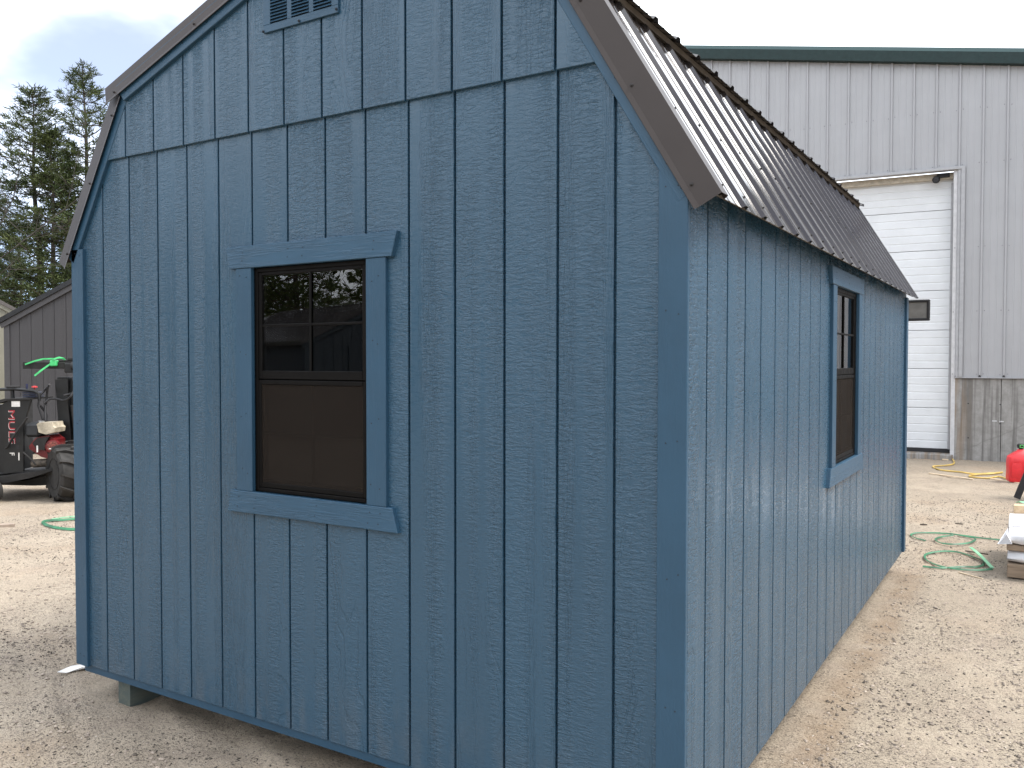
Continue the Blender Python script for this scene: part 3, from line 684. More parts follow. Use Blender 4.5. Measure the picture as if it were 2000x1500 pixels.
MB().box(-.075, ROP - .002, .18, .246, .15, 4.6, .003).build('door_track', 'steel_trim', wh)
m = MB(); m.prism([(-8, rz(-8) - .25), (9.5, rz(9.5) - .25), (9.5, rz(9.5) - .07), (-8, rz(-8) - .07)], -.14, .02); m.build('rake_trim', 'green', wh)
k = NT('green_roof_edge'); k.set((.05, .10, .10), .4); MAT['green_top'] = k.m
m = MB(); m.prism([(-8, rz(-8) - .068), (9.5, rz(9.5) - .068), (9.5, rz(9.5) + .004), (-8, rz(-8) + .004)], -.10, 6); m.build('roof', 'green_top', wh)
bpy.data.objects['wall_core'].data.materials[0] = MAT['steel_trim']

# ================================================================== grey shed, tan shed, reflected shed
def local_frame(d, u):
    """position on the ground at depth d along the view axis, image column u"""
    p = CAM + f0 * d + right * ((u - 1000) / 1670.5 * d); return (p.x, p.y, 0)
GREY = (.046, .044, .047)
MAT['grey_siding'] = siding('grey_siding_paint', GREY, .5, .8); MAT['grey_trim'] = plain('grey_trim_paint', (.056, .054, .057), .5, var=.06)
MAT['black_roof'] = plain('black_roof_metal', (.012, .013, .015), .4)
def gable_shed(name, label, loc, rz_, W, L, H, slope, sid, trm, rf, nb, first, ribs=False, over=.07, doors=None):
    s = empty(name, loc, rz_); tag(s, label, 'shed'); zb = .15
    ap = H + W / 2 * slope
    m = MB(); m.prism([(0, zb), (W, zb), (W, H), (W / 2, ap), (0, H)], .0078, .04); wl = m.build('gable_wall', sid, s)
    MB().box(0, .03, .0405, L - .001, zb, H).build('side_wall', sid, s); MB().box(W - .03, W, .0405, L - .001, zb, H).build('side_wall', sid, s); MB().prism([(0, zb), (W, zb), (W, H), (W / 2, ap), (0, H)], L, L + .03).build('gable_wall', sid, s)
    g = .2032; xs = [0] + [first + i * g for i in range(int((W - first) / g) + 1)] + [W]
    for a_, b_ in zip(xs, xs[1:]):
        if b_ - a_ < .03: continue
        q = [(a_ + .004, zb), (b_ - .004, zb), (b_ - .004, 9), (a_ + .004, 9)]; q = clip(q, -slope, 1, H + .0); q = clip(q, slope, 1, H + W * slope)
        board('siding_board', [(x - q[0][0], z - zb) for x, z in q], .0075, sid, wl, (q[0][0], 0, zb))
    for x in (0, W - .089): MB().box(x - .004, x + .093, -.02, -.0005, zb, H - .06, .002).build('corner_trim', trm, s)
    if doors:
        for (x0, x1, z1) in doors:
            MB().box(x0, x1, -.03, -.001, zb + .05, z1, .003).build('door', sid, s)
            for z in (zb + .3, z1 - .25): MB().box(x0 + .02, x0 + .22, -.036, -.0305, z, z + .035, .002).build('hinge', 'black_roof', s)
    L0 = math.hypot(W / 2 + over, (W / 2 + over) * slope); an = math.atan(slope)
    for sg in (1, -1):
        def mp(x, z): return (x if sg > 0 else W - x, z)
        e = (-over, H - over * slope); a2 = (W / 2, ap); nx, nz = -math.sin(an), math.cos(an)
        q = [mp(e[0] - nx * .085, e[1] - nz * .085 + .0), mp(a2[0] - nx * .0, a2[1] - .085 / nz), mp(*a2), mp(*e)]
        m = MB(); m.prism(q, -.042, -.0215); m.build('rake_board', trm, s)
        q = [mp(e[0] - .02, e[1] - .02 * slope + .002), mp(a2[0], a2[1] + .002), mp(a2[0], a2[1] + .09), mp(e[0] - .02, e[1] - .02 * slope + .09)]
        m = MB(); m.prism(q, -.07, L + .12); rr = m.build('roof', rf, s)
        if ribs:
            nrib = int((L + .15) / .2286)
            for i in range(nrib):
                y = -.05 + i * .2286; q2 = [mp(e[0] - .025, e[1] - .025 * slope + .0905), mp(a2[0], a2[1] + .0905), mp(a2[0], a2[1] + .11), mp(e[0] - .025, e[1] - .025 * slope + .11)]
                MB().prism(q2, y, y + .03).build('roof_rib', rf, rr)
    for x in (.35, W - .35): MB().box(x - .05, x + .05, .05, L - .05, -.03, zb, 0).build('skid', 'skid', s)
    return s
gable_shed('grey_shed', 'dark grey board-sided shed with black roof edge behind the black machine', local_frame(14.9, 10), YAW, 3.05, 4.2, 2.30, .545, 'grey_siding', 'grey_trim', 'black_roof', 14, .26)
MAT['tan_siding'] = siding('tan_siding_paint', (.20, .19, .145), .55, .7); MAT['tan_trim'] = plain('tan_trim_paint', (.22, .21, .165), .5); MAT['shingle'] = plain('brown_shingle', (.10, .09, .085), .8)
p = local_frame(18.5, 12); q = Vector(p) - right * 3.05
gable_shed('tan_shed', 'pale tan shed whose corner shows at the left edge behind the grey shed', (q.x, q.y, 0), YAW + .45, 3.05, 4.0, 2.62, .6, 'tan_siding', 'tan_trim', 'shingle', 14, .2)
# shed behind the photographer, mirrored in the window glass
MAT['slate_siding'] = siding('slate_blue_siding_paint', (.014, .022, .03), .6, .8); MAT['slate_trim'] = plain('slate_trim_paint', (.018, .028, .036), .6)
gable_shed('slate_shed', 'dark slate-blue shed with ribbed roof mirrored in the gable window', (-7.33, -12.67, 0), R(110.4), 3.05, 5.0, 2.0, .5, 'slate_siding', 'slate_trim', 'brown', 14, .2, True, .1, [(.9, 2.1, 1.95)])

# ================================================================== framed panel beyond the shed's far eave
fp = empty('framed_panel', (3.03, 5.5, 0)); tag(fp, 'grey panel in a rounded black frame jutting out past the blue shed\'s far eave', 'panel')
m = MB(); m.box(-.20, .163, -.012, .03, 1.968, 1.990, .006); m.box(-.20, .163, -.012, .03, 2.124, 2.146, .006); m.box(.140, .163, -.0125, .0305, 1.985, 2.13, .006); m.box(-.20, -.18, -.0125, .0305, 1.985, 2.13, .006); m.build('frame', 'rubber', fp)
MB().box(-.19, .142, .0, .012, 1.988, 2.126).build('panel', plain('grey_mesh_panel', (.16, .155, .145), .7), fp)
MB().box(-.14, -.08, .031, .09, -.05, 2.1, .004).build('post', 'rubber', fp)

# ================================================================== SHED-MOVING MACHINE
mc = empty('shed_moving_machine', (-5.76, 3.20, 0), YAW); tag(mc, 'black wheeled shed-moving machine with red engine, white fuel tank and lift boom', 'machine')
MAT['mblack'] = plain('black_machine_paint', (.0045, .005, .0055), .5, var=.3, sc=6)
MAT['mdirty'] = plain('dusty_black_steel', (.010, .009, .0085), .7, var=.35, sc=7)
MAT['mred'] = plain('red_engine_paint', (.11, .006, .008), .38, var=.25, sc=9)
MAT['tank'] = plain('off_white_tank', (.42, .37, .28), .5, var=.25, sc=12)
MAT['tyre'] = plain('dusty_tyre_rubber', (.024, .0225, .021), .8, var=.3, sc=9)
MAT['chrome'] = plain('worn_bright_metal', (.5, .5, .5), .3, .9)
MAT['sticker'] = plain('white_sticker', (.72, .70, .67), .5, var=.1)
px = lambda u: (u - 100) / 168.7
pz = lambda v_: (985 - v_) / 168.7
Q = lambda *uv: [(px(u), pz(v_)) for u, v_ in uv]
m = MB(); m.prism(Q((4, 932), (8, 932), (43, 928), (44, 838), (60, 787), (16, 788), (4, 796)), .0, .03); m.prism(Q((-45, 932), (3.5, 932), (3.5, 797), (-45, 800)), .05, .62); m.build('tower_plate', 'mblack', mc)
MB().prism(Q((-4, 795), (14, 789), (58, 787), (58, 784), (10, 785), (-10, 790)), -.02, .5).build('console_top', 'mdirty', mc)
m = MB(); m.tube([(px(-20), .1, pz(768)), (px(20), .1, pz(767)), (px(58), .1, pz(771)), (px(66), .1, pz(776)), (px(67), .1, pz(790))], .018, 8); m.tube([(px(12), .12, pz(768)), (px(13), .12, pz(790))], .022, 8); m.build('handle_bar', 'mblack', mc, smooth=True)
MB().box(px(3), px(22), .08, .18, pz(765), pz(761), .006).build('hand_grip', 'mdirty', mc)
m = MB()
for v_ in (773, 777, 781): m.box(px(33), px(59), .10, .30, pz(v_ + 2.6), pz(v_), .004)
m.build('valve_block', plain('dark_blue_valve', (.02, .025, .05), .45), mc)
MB().tube([(px(37), .16, pz(772)), (px(37), .16, pz(757))], .013, 8).build('lever', plain('navy_lever', (.015, .02, .06), .5), mc)
m = MB().lathe([(.006, 0), (.008, .03), (.034, .035), (.03, .05), (.01, .054)], (px(52), .16, pz(770)), (0, 0, 1), 12); m.build('stop_knob', plain('red_knob', (.45, .02, .02), .4), mc, smooth=True)
m = MB().box(px(22), px(38.5), -.004, -.001, pz(801), pz(790), 0); m.build('sticker', 'sticker', mc)
def text_mesh(name, txt, size, mat, parent, loc, rot, ext=.001, sx=1.0):
    cu = bpy.data.curves.new(name, 'FONT'); cu.body = txt; cu.size = size; cu.extrude = ext; cu.align_x = 'LEFT'
    t = bpy.data.objects.new(name + '_tmp', cu); COL.objects.link(t); dg = bpy.context.evaluated_depsgraph_get(); me = bpy.data.meshes.new_from_object(t.evaluated_get(dg)); bpy.data.objects.remove(t); bpy.data.curves.remove(cu)
    me.transform(Matrix.Diagonal((sx, 1, 1, 1))); o = link(name, me, None, parent, loc, rot); me.materials.clear(); me.materials.append(MAT[mat]); return o
# text faces -y; runs downwards: text x -> -z, text y -> +x
rt = Matrix(((0, 1, 0), (0, 0, -1), (-1, 0, 0))).to_euler()
text_mesh('lettering_outline', 'MULE', .105, 'sticker', mc, (px(15.4), -.0012, pz(806.8)), rt, .0004, 1.55)
MAT['letter_red'] = plain('red_lettering', (.30, .015, .025), .5)
text_mesh('lettering', 'MULE', .105, 'letter_red', mc, (px(16.2), -.0030, pz(806)), rt, .0004, 1.55)
text_mesh('small_mark', 'F', .08, 'sticker', mc, (px(17), -.002, pz(890)), rt, .0004, 1.1)
MB().box(px(34), px(36), -.004, -.001, pz(906), pz(891), 0).build('bright_edge', 'sticker', mc)
for u, v_, r_ in ((32.5, 865, .035), (32.5, 880, .022)): MB().lathe([(r_, -.002), (r_, .002)], (px(u), 0, pz(v_)), (0, 1, 0), 14).build('plate_hole', 'rubber', mc)
MB().tube([(px(55), -.03, pz(822)), (px(30), -.05, pz(858)), (px(18), -.05, pz(879)), (px(12), -.03, pz(882))], .014, 6).build('lever_rod', 'mdirty', mc, smooth=True)
m = MB(); m.prism(Q((-60, 942), (10, 936), (60, 929), (104, 921), (106, 925), (60, 940), (10, 950), (-60, 955)), -.06, .9); m.build('deck_plate', 'mdirty', mc)
MB().prism(Q((-60, 956), (20, 952), (70, 941), (100, 930), (104, 960), (40, 962), (-60, 960)), .25, .8).build('underframe', 'mblack', mc)
# engine
m = MB(); m.box(px(45), px(76), .0, .26, pz(861), pz(833), .03); m.build('air_box', plain('dark_air_box', (.02, .022, .025), .5), mc)
m = MB(); m.prism(Q((72, 835), (76, 832), (102, 831), (104, 839), (108, 842), (106, 851), (90, 855), (76, 851)), -.02, .22); m.build('fuel_tank', 'tank', mc)
MB().lathe([(.02, 0), (.034, .004), (.034, .022), (.02, .026)], (px(75), .05, pz(833)), (0, 0, 1), 14).build('fuel_cap', 'chrome', mc, smooth=True)
m = MB(); m.prism(Q((52, 878), (66, 862), (90, 857), (104, 866), (104, 896), (90, 904), (76, 900), (52, 884)), .03, .25); m.build('engine_block', 'mred', mc)
m = MB().prism(Q((62, 872), (72, 862), (94, 860), (88, 872), (86, 886), (70, 884)), -.01, .04); m.build('engine_cover', 'mdirty', mc)
m = MB().lathe([(.082, 0), (.084, .03), (.074, .05), (.062, .052)], (px(100), .03, pz(879)), (.35, -1, 0), 24); rc = m.build('recoil_cover', 'mred', mc, smooth=True)
MB().lathe([(.060, .052), (.058, .056), (.03, .057), (.028, .06), (.002, .06)], (px(100), .03, pz(879)), (.35, -1, 0), 20).build('recoil_grille', plain('dusty_red_grille', (.16, .04, .03), .7, var=.5, sc=60), mc)
MB().box(px(98), px(104), -.05, -.036, pz(883.5), pz(881.8), .001, Matrix.Identity(4)).build('recoil_mark', 'sticker', mc)
MB().box(px(70.5), px(73.5), -.014, -.0105, pz(890), pz(877), .001).build('engine_label', 'sticker', mc)
m = MB().lathe([(.03, 0), (.05, .02), (.05, .2), (.04, .23)], (px(52), .08, pz(914)), (1, .15, .05), 12); m.build('muffler', plain('dusty_muffler', (.12, .10, .08), .7, .3, .4, 20), mc, smooth=True)
MB().tube([(px(44), -.01, pz(890)), (px(58), -.02, pz(901)), (px(68), 0, pz(915))], .010, 6).build('fuel_line', 'mdirty', mc, smooth=True)
# mast, boom, hoses
m = MB(); m.prism(Q((82, 749), (108, 747), (108, 800), (113, 872), (90, 872)), .28, .52); m.box(px(84), px(104), .30, .50, pz(748), pz(744), .004); m.build('mast_post', 'mblack', mc)
m = MB(); m.prism(Q((107, 750), (113, 745), (120, 744), (126, 752), (131, 770), (140, 800), (149, 872), (114, 872), (109, 800)), .33, .56); m.build('mast_plate', 'mblack', mc)
MB().prism(Q((136, 748), (160, 742), (160, 800), (150, 800), (132, 768)), .36, .5).build('lift_arm', 'mred', mc)
m = MB(); m.box(px(15), px(175), .3, .42, pz(727), pz(713.5), .006); m.build('boom', 'mdirty', mc)
m = MB(); m.box(px(101), px(175), .27, .45, pz(735), pz(716), .01); m.prism(Q((132, 735), (150, 735), (150, 748), (138, 746)), .28, .44); m.build('boom_carriage', 'mblack', mc)
MB().lathe([(.055, 0), (.06, .02), (.06, .20), (.05, .22)], (px(118), .28, pz(722)), (1, 0, 0), 12).build('hydraulic_motor', 'mblack', mc, smooth=True)
for pts in ([(82, 758), (74, 764), (66, 772), (62, 780), (63, 800), (72, 826), (76, 834)], [(78, 762), (73, 775), (71, 792), (72, 808), (76, 822), (77, 833)], [(70, 796), (78, 787), (90, 787), (108, 790), (120, 788), (128, 781), (132, 770), (130, 757), (124, 746)], [(63, 800), (68, 812), (72, 822), (75, 832)], [(110, 780), (120, 777), (130, 774)]):
    MB().tube([(px(u), .16 + .05 * math.sin(i), pz(v_)) for i, (u, v_) in enumerate(pts)], .013, 7).build('hose', 'rubber', mc, smooth=True)
m = MB(); m.tube([(px(85), .33, pz(712)), (px(150), .33, pz(708.5))], .012, 6); m.box(px(106), px(118), .30, .4, pz(711), pz(705.5), .004); m.build('boom_line', 'mdirty', mc)
MB().tube([(px(114), .3, pz(800)), (px(118), .3, pz(840)), (px(122), .28, pz(872))], .02, 7).build('mast_rod', 'mdirty', mc, smooth=True)
MB().box(px(113), px(128), .2, .5, pz(876), pz(870), .006).build('mast_foot', 'mdirty', mc)
def wheel(nm, c, axis, r_, wd, lugs, par):
    ax = Vector(axis).normalized(); h = wd / 2
    m = MB(); m.lathe([(r_ * .55, -h * .92), (r_ * .82, -h), (r_ * .93, -h * .86), (r_ * .955, -h * .4), (r_ * .955, h * .4), (r_ * .93, h * .86), (r_ * .82, h), (r_ * .55, h * .92)], c, ax, 30)
    a = ax.orthogonal().normalized(); b = ax.cross(a)
    for i in range(lugs):
        for sgn in (1, -1):
            t0 = 2 * math.pi * (i + (.5 if sgn > 0 else 0)) / lugs; vs_ = []
            for (hh, dt) in ((sgn * h * 1.01, 0.0), (sgn * h * .5, .10), (-sgn * h * .06, .24)):
                for (rr, e) in ((r_ * .78 if abs(hh) > h * .9 else r_ * .90, .0), (r_ * .97 if abs(hh) > h * .9 else r_ * 1.06, .01)):
                    for wv in (-.055, .055):
                        t = t0 + dt + wv * (1 if e == 0 else .75); vs_.append(Vector(c) + ax * hh + (a * math.cos(t) + b * math.sin(t)) * rr)
            fs = []
            for s_ in range(2):
                o_ = s_ * 4; fs += [(o_, o_ + 4, o_ + 6, o_ + 2), (o_ + 1, o_ + 3, o_ + 7, o_ + 5), (o_ + 2, o_ + 6, o_ + 7, o_ + 3), (o_, o_ + 1, o_ + 5, o_ + 4)]
            fs += [(0, 2, 3, 1), (8, 9, 11, 10)]; m.add(vs_, fs)
    o = m.build(nm, 'tyre', par, smooth=True)
    mm = MB().lathe([(r_ * .2, -h * .7), (r_ * .5, -h * .6), (r_ * .555, -h * .95), (r_ * .555, h * .95), (r_ * .5, h * .6), (r_ * .2, h * .7)], c, ax, 20); mm.build('rim', 'mblack', o, smooth=True)
    return o
wheel('tyre', (px(130), .02, .32), (1, 1.0, 0), .32, .34, 12, mc)
wheel('tyre', (px(78), .75, .305), (1, .95, 0), .31, .30, 13, mc)
m = MB().lathe([(.05, -.05), (.115, -.055), (.13, -.035), (.13, .035), (.115, .055), (.05, .05)], (px(-6), -.12, .128), (.5, 1, 0), 20); m.build('caster_wheel', 'tyre', mc, smooth=True)
m = MB(); m.box(px(-16), px(-2), -.2, -.04, pz(966), pz(950), .004); m.box(px(-10), px(-2), -.16, -.08, pz(955), pz(940), .004); m.build('caster_fork', 'mdirty', mc)
# green strap tied round the boom
MAT['strap'] = plain('green_strapping', (.045, .33, .15), .45, var=.25, sc=6)
MAT['strap_light'] = plain('pale_green_strapping', (.22, .52, .30), .45, var=.2, sc=6)
MAT['strap_dark'] = plain('dark_green_strapping', (.018, .13, .058), .5, var=.3, sc=6)
Mw = Matrix.Translation(Vector((-5.76, 3.20, 0))) @ Matrix.Rotation(YAW, 4, 'Z')
def mp3(u, v_, y): return Mw @ Vector((px(u), y, pz(v_)))
m = MB(); m.ribbon([mp3(22, 718.5, .285), (mp3(40, 712, .285)), mp3(58, 707.5, .285), mp3(75, 707, .285), mp3(84, 707, .28)], .018, .004, (.52, -.85, .1))
m.ribbon([mp3(45, 741, .24), mp3(58, 730, .25), mp3(72, 719, .27), mp3(80, 713, .275)], .020, .004, (.52, -.85, .1))
m.ribbon([mp3(75, 714, .27), mp3(82, 708, .26), mp3(91, 704.5, .28), mp3(97, 707, .32), mp3(99, 712, .34)], .022, .004, (.52, -.85, .1))
m.box(px(73), px(86), .262, .46, pz(722), pz(710), .01, Mw); m.build('tied_strap', plain('bright_green_strap', (.06, .50, .16), .45), None); tag(bpy.data.objects['tied_strap'], 'bright green strap knotted around the machine\'s boom', 'strap')

# ================================================================== things lying on the ground
def gz(x, y): return float(gheight(np.array([x]), np.array([y]))[0])
def W2(u, v_, z=0.0):
    d = r2 * ((u - 1000) / 1670.5) - u2 * ((v_ - 750) / 1670.5) + fwd; s = (z - CAM.z) / d.z; p = CAM + d * s; return p
def smooth_path(pts, n=8):
    out_ = []; P_ = [pts[0]] + list(pts) + [pts[-1]]
    for i in range(1, len(P_) - 2):
        for t in np.linspace(0, 1, n, endpoint=False):
            a_, b_, c_, d_ = [Vector(q) for q in P_[i - 1:i + 3]]
            out_.append(.5 * ((2 * b_) + (c_ - a_) * t + (2 * a_ - 5 * b_ + 4 * c_ - d_) * t * t + (3 * b_ - a_ - 3 * c_ + d_) * t ** 3))
    out_.append(Vector(pts[-1])); return out_
def on_ground(uvs, h=.012, n=8):
    pts = []
    for i, uv in enumerate(uvs):
        p = W2(uv[0], uv[1]); p.z = gz(p.x, p.y) + h + (uv[2] if len(uv) > 2 else 0); pts.append(p)
    return smooth_path(pts, n)
def strap(name, paths, mat, label, cat, wd=.02, group=None):
    m = MB()
    for pth, nr in paths: m.ribbon(pth, wd, .004, nr)
    return tag(m.build(name, mat), label, cat, group)
tilt = (.35, -.5, .75)
strap('plastic_strap', [(on_ground([(1808, 1055), (1790, 1051), (1779, 1042), (1790, 1039.5), (1815, 1038.5), (1850, 1041), (1880, 1045), (1920, 1050), (1957, 1053)], .014), tilt), (on_ground([(1862, 1046), (1840, 1047), (1827, 1054), (1838, 1061), (1862, 1064), (1890, 1062), (1903, 1057), (1903, 1051), (1880, 1046), (1855, 1042)], .02), tilt)], 'strap_dark', 'green strapping looped on the sand nearest the white wrapped stack\'s flap', 'strap', .016)
strap('plastic_strap', [(on_ground([(1802, 1102), (1840, 1105), (1880, 1103), (1905, 1104), (1920, 1100), (1919, 1093), (1900, 1085), (1870, 1078), (1840, 1076), (1815, 1078), (1806, 1083), (1812, 1092), (1835, 1101), (1870, 1108), (1910, 1110), (1938, 1110)], .016), tilt)], 'strap_dark', 'green strapping looped on the sand below the other loop by the shed', 'strap', .017)
strap('strap_end', [(on_ground([(1896, 1074, .03), (1915, 1090, .035), (1938, 1108, .01)], .01), (0, 0, 1))], 'strap_light', 'short pale green strap piece lying across the lower strapping loop', 'strap', .028)
strap('plastic_strap', [(on_ground([(175, 1013), (150, 1014), (125, 1016.5), (103, 1019), (86, 1020), (85, 1024), (95, 1029), (115, 1032.5), (140, 1034), (175, 1035)], .016), tilt)], 'strap_dark', 'green strapping loop on the sand left of the blue shed', 'strap', .03)
strap('strap_end', [(on_ground([(102, 1018, .01), (125, 1014.5, .012), (150, 1012, .012)], .02), (0, 0, 1))], 'strap_light', 'pale green strap lying on the loop left of the blue shed', 'strap', .04)
strap('plastic_strap', [([W2(1988, 985, .0) + Vector((0, 0, .02)), W2(1994, 988) + Vector((0, 0, .05)), W2(2004, 992) + Vector((0, 0, .05))], (0, 0, 1)), ], 'strap_light', 'short green strap at the right edge behind the timber block', 'strap', .05)
MAT['yellow'] = plain('yellow_hose', (.58, .40, .10), .5, var=.2, sc=6)
m = MB(); m.tube(on_ground([(1853, 885), (1857, 893), (1863, 903), (1862, 907), (1850, 909.5), (1833, 910), (1822, 912), (1832, 916.5), (1850, 919), (1875, 921.5), (1900, 923.5), (1930, 925), (1958, 924), (1940, 926), (1905, 926), (1893, 929), (1900, 932), (1930, 933), (1950, 931), (1965, 937)], .016, 6), .011, 7)
tag(m.build('air_hose', 'yellow', smooth=True), 'yellow hose snaking from the white door\'s corner over the sand', 'hose')
MAT['lath'] = wood('pale_lath', (.52, .40, .27), (.66, .54, .39), (3, 40, 40)); MAT['twig'] = plain('grey_twig', (.09, .07, .055), .85)
def stick(name, a, b, w_, h_, mat, label, cat, lift=.0):
    A, B = W2(*a), W2(*b); A.z = gz(A.x, A.y) + lift; B.z = gz(B.x, B.y) + lift; d = B - A; o = MB().box(0, d.length, -w_ / 2, w_ / 2, 0, h_, .002).build(name, mat, None, A, d.to_track_quat('X', 'Z').to_euler()); return tag(o, label, cat)
stick('wood_lath', (1815, 924), (1900, 935), .03, .016, 'lath', 'pale thin lath lying below the yellow hose', 'wood strip')
stick('wood_lath', (1935, 934), (1996, 944.5), .03, .018, 'lath', 'pale thin lath running toward the red fuel can', 'wood strip')
stick('wood_lath', (1872, 1112), (1920, 1124.5), .010, .008, 'lath', 'thin splinter of pale wood below the lower strapping loop', 'wood strip')
stick('wood_lath', (-40, 1031), (28.5, 1027), .06, .03, plain('weathered_plank', (.30, .24, .19), .8), 'weathered plank end lying at the left edge of the yard', 'plank')
stick('twig', (1797, 1020), (1811, 1021), .02, .012, 'twig', 'small dark twig nearest the far corner of the blue shed', 'twig')
stick('twig', (1866, 1019), (1881, 1021), .014, .010, 'twig', 'small dark twig alone on the sand above the strapping loops', 'twig')
stick('twig', (1885, 1072.5), (1930, 1079.5), .012, .010, 'twig', 'dark twig pointing at the wrapped stack between the strapping loops', 'twig')
stick('wood_scrap', (1840, 897.5), (1852, 898), .10, .02, 'lath', 'flat pale wood scrap lying before the white door\'s sill', 'scrap')
m = MB(); g_ = [W2(112, 1312), W2(140, 1306), W2(166, 1299), W2(172, 1301), W2(176, 1306), W2(160, 1309), W2(130, 1313)]
m.add([(p.x, p.y, gz(p.x, p.y) + .014 + .008 * (i % 2)) for i, p in enumerate(g_)] + [(p.x, p.y, gz(p.x, p.y) + .011 + .008 * (i % 2)) for i, p in enumerate(g_)], [tuple(range(7)), tuple(range(13, 6, -1))] + [(i, i + 7, (i + 1) % 7 + 7, (i + 1) % 7) for i in range(7)])
tag(m.build('paper_scrap', plain('white_scrap', (.78, .77, .75), .6)), 'crumpled white scrap on the sand at the blue shed\'s left corner', 'scrap')
# red fuel can
can = empty('fuel_can', (3.79, 11.0, 0), R(14)); tag(can, 'red plastic fuel can with black and green cap beside the concrete wall', 'fuel can')
MAT['canred'] = plain('red_can_plastic', (.66, .022, .030), .42, var=.12, sc=6)
def loft(rings):
    m = MB(); n = len(rings[0]); vs_ = [p for r_ in rings for p in r_]; fs = [tuple(range(n))[::-1], tuple((len(rings) - 1) * n + i for i in range(n))]
    for j in range(len(rings) - 1): fs += [(j * n + i, j * n + (i + 1) % n, (j + 1) * n + (i + 1) % n, (j + 1) * n + i) for i in range(n)]
    return m.add(vs_, fs)
def rrect(hx, hy, z, r_, cx=0, cy=0, n=4):
    o = []
    for (sx, sy, a0) in ((1, 1, 0), (-1, 1, 90), (-1, -1, 180), (1, -1, 270)):
        for i in range(n):
            t = R(a0 + 90 * i / (n - 1)); o.append((cx + sx * (hx - r_) + r_ * math.cos(t), cy + sy * (hy - r_) + r_ * math.sin(t), z))
    return o
loft([rrect(.14, .10, .0, .03), rrect(.155, .112, .015, .035), rrect(.160, .115, .05, .035), rrect(.155, .112, .14, .03), rrect(.158, .113, .27, .03), rrect(.150, .108, .335, .03), rrect(.085, .075, .395, .03, .0), rrect(.045, .045, .425, .03, .0), rrect(.040, .040, .44, .03, .0)]).build('can_body', 'canred', can, smooth=True)
for x in (-.075, .075):
    loft([rrect(.048, .008, .07, .005, x, -.114), rrect(.056, .010, .10, .005, x, -.116), rrect(.056, .010, .23, .005, x, -.116), rrect(.048, .008, .26, .005, x, -.112)]).build('recessed_panel', 'canred', can, smooth=True)
MB().lathe([(.018, .43), (.022, .45), (.045, .462), (.048, .50), (.036, .515), (.01, .518)], (0, 0, 0), (0, 0, 1), 14).build('cap', 'rubber', can, smooth=True)
m = MB(); m.box(-.026, .026, -.054, -.046, .466, .474, .001); m.box(-.026, .026, -.054, -.046, .496, .504, .001); m.box(-.026, -.018, -.0545, -.046, .474, .496, .001); m.box(.018, .026, -.0545, -.046, .474, .496, .001); m.build('cap_latch', plain('bright_green_latch', (.09, .50, .12), .4), can)
m = MB(); m.tube([(.12, 0, .33), (.10, 0, .40), (.17, 0, .41), (.19, 0, .33), (.17, 0, .25)], .018, 8); m.build('handle', 'canred', can, smooth=True)
# sawhorse
sw = empty('sawhorse', (4.05, 9.3, 0), R(0)); tag(sw, 'black folding sawhorse whose leg leans in at the right edge', 'sawhorse')
for (a, b) in (((-.27, -.03, .01), (-.02, 0, .75)), ((-.05, .5, .01), (.05, .3, .75)), ((.75, -.03, .01), (.6, 0, .75)), ((.75, .55, .01), (.62, .3, .75))):
    m = MB(); A, B = Vector(a), Vector(b); d = B - A; m.box(0, d.length, -.035, .035, -.02, .02, .004); m.build('leg', 'rubber', sw, A, d.to_track_quat('X', 'Y').to_euler())
MB().box(-.06, .7, -.04, .36, .74, .80, .008).build('top_beam', 'rubber', sw)
MB().box(-.2, .72, .02, .05, .28, .33, .003).build('brace', 'rubber', sw)
# wrapped timber stack
MAT['runner'] = wood('rough_timber', (.20, .145, .10), (.32, .24, .17), (3, 30, 30), .8); MAT['pale_timber'] = wood('pale_timber', (.50, .36, .22), (.62, .47, .30), (30, 3, 30), .8)
k = NT('white_wrap'); v = k.obj(); n = k.noise(k.scale(v, (3, 9, 9)), 1, 4, .6, .8); k.set(k.mix(k.rng(n, .3, .7), (.60, .60, .62), (.76, .76, .78)), .38, 0, .5); k.bump(n, .02, .6); MAT['wrap'] = k.m
PX, PY = 3.792, 5.05
def timber(name, x0, x1, y0, y1, z0, z1, mat, label, cat='timber'): return tag(MB().box(0, x1 - x0, 0, y1 - y0, 0, z1 - z0, .004).build(name, mat, None, (x0, y0, z0)), label, cat)
timber('timber_runner', PX, PX + 2.4, PY, PY + .14, -.015, .088, 'runner', 'rough brown timber lying on the sand, lowest of the wrapped stack')
timber('timber_spacer', PX - .005, PX + 2.4, PY + .01, PY + .12, .189, .232, 'runner', 'brown timber between the two white wrapped bundles')
timber('timber_block', PX + .02, PX + .40, PY + .95, PY + 1.05, .28, .40, 'pale_timber', 'pale square timber end on top of the white wrapped stack', 'timber')
timber('timber_runner', PX + .06, PX + 2.4, PY + .9, PY + 1.03, -.015, .088, 'runner', 'rough timber under the rear of the wrapped stack')
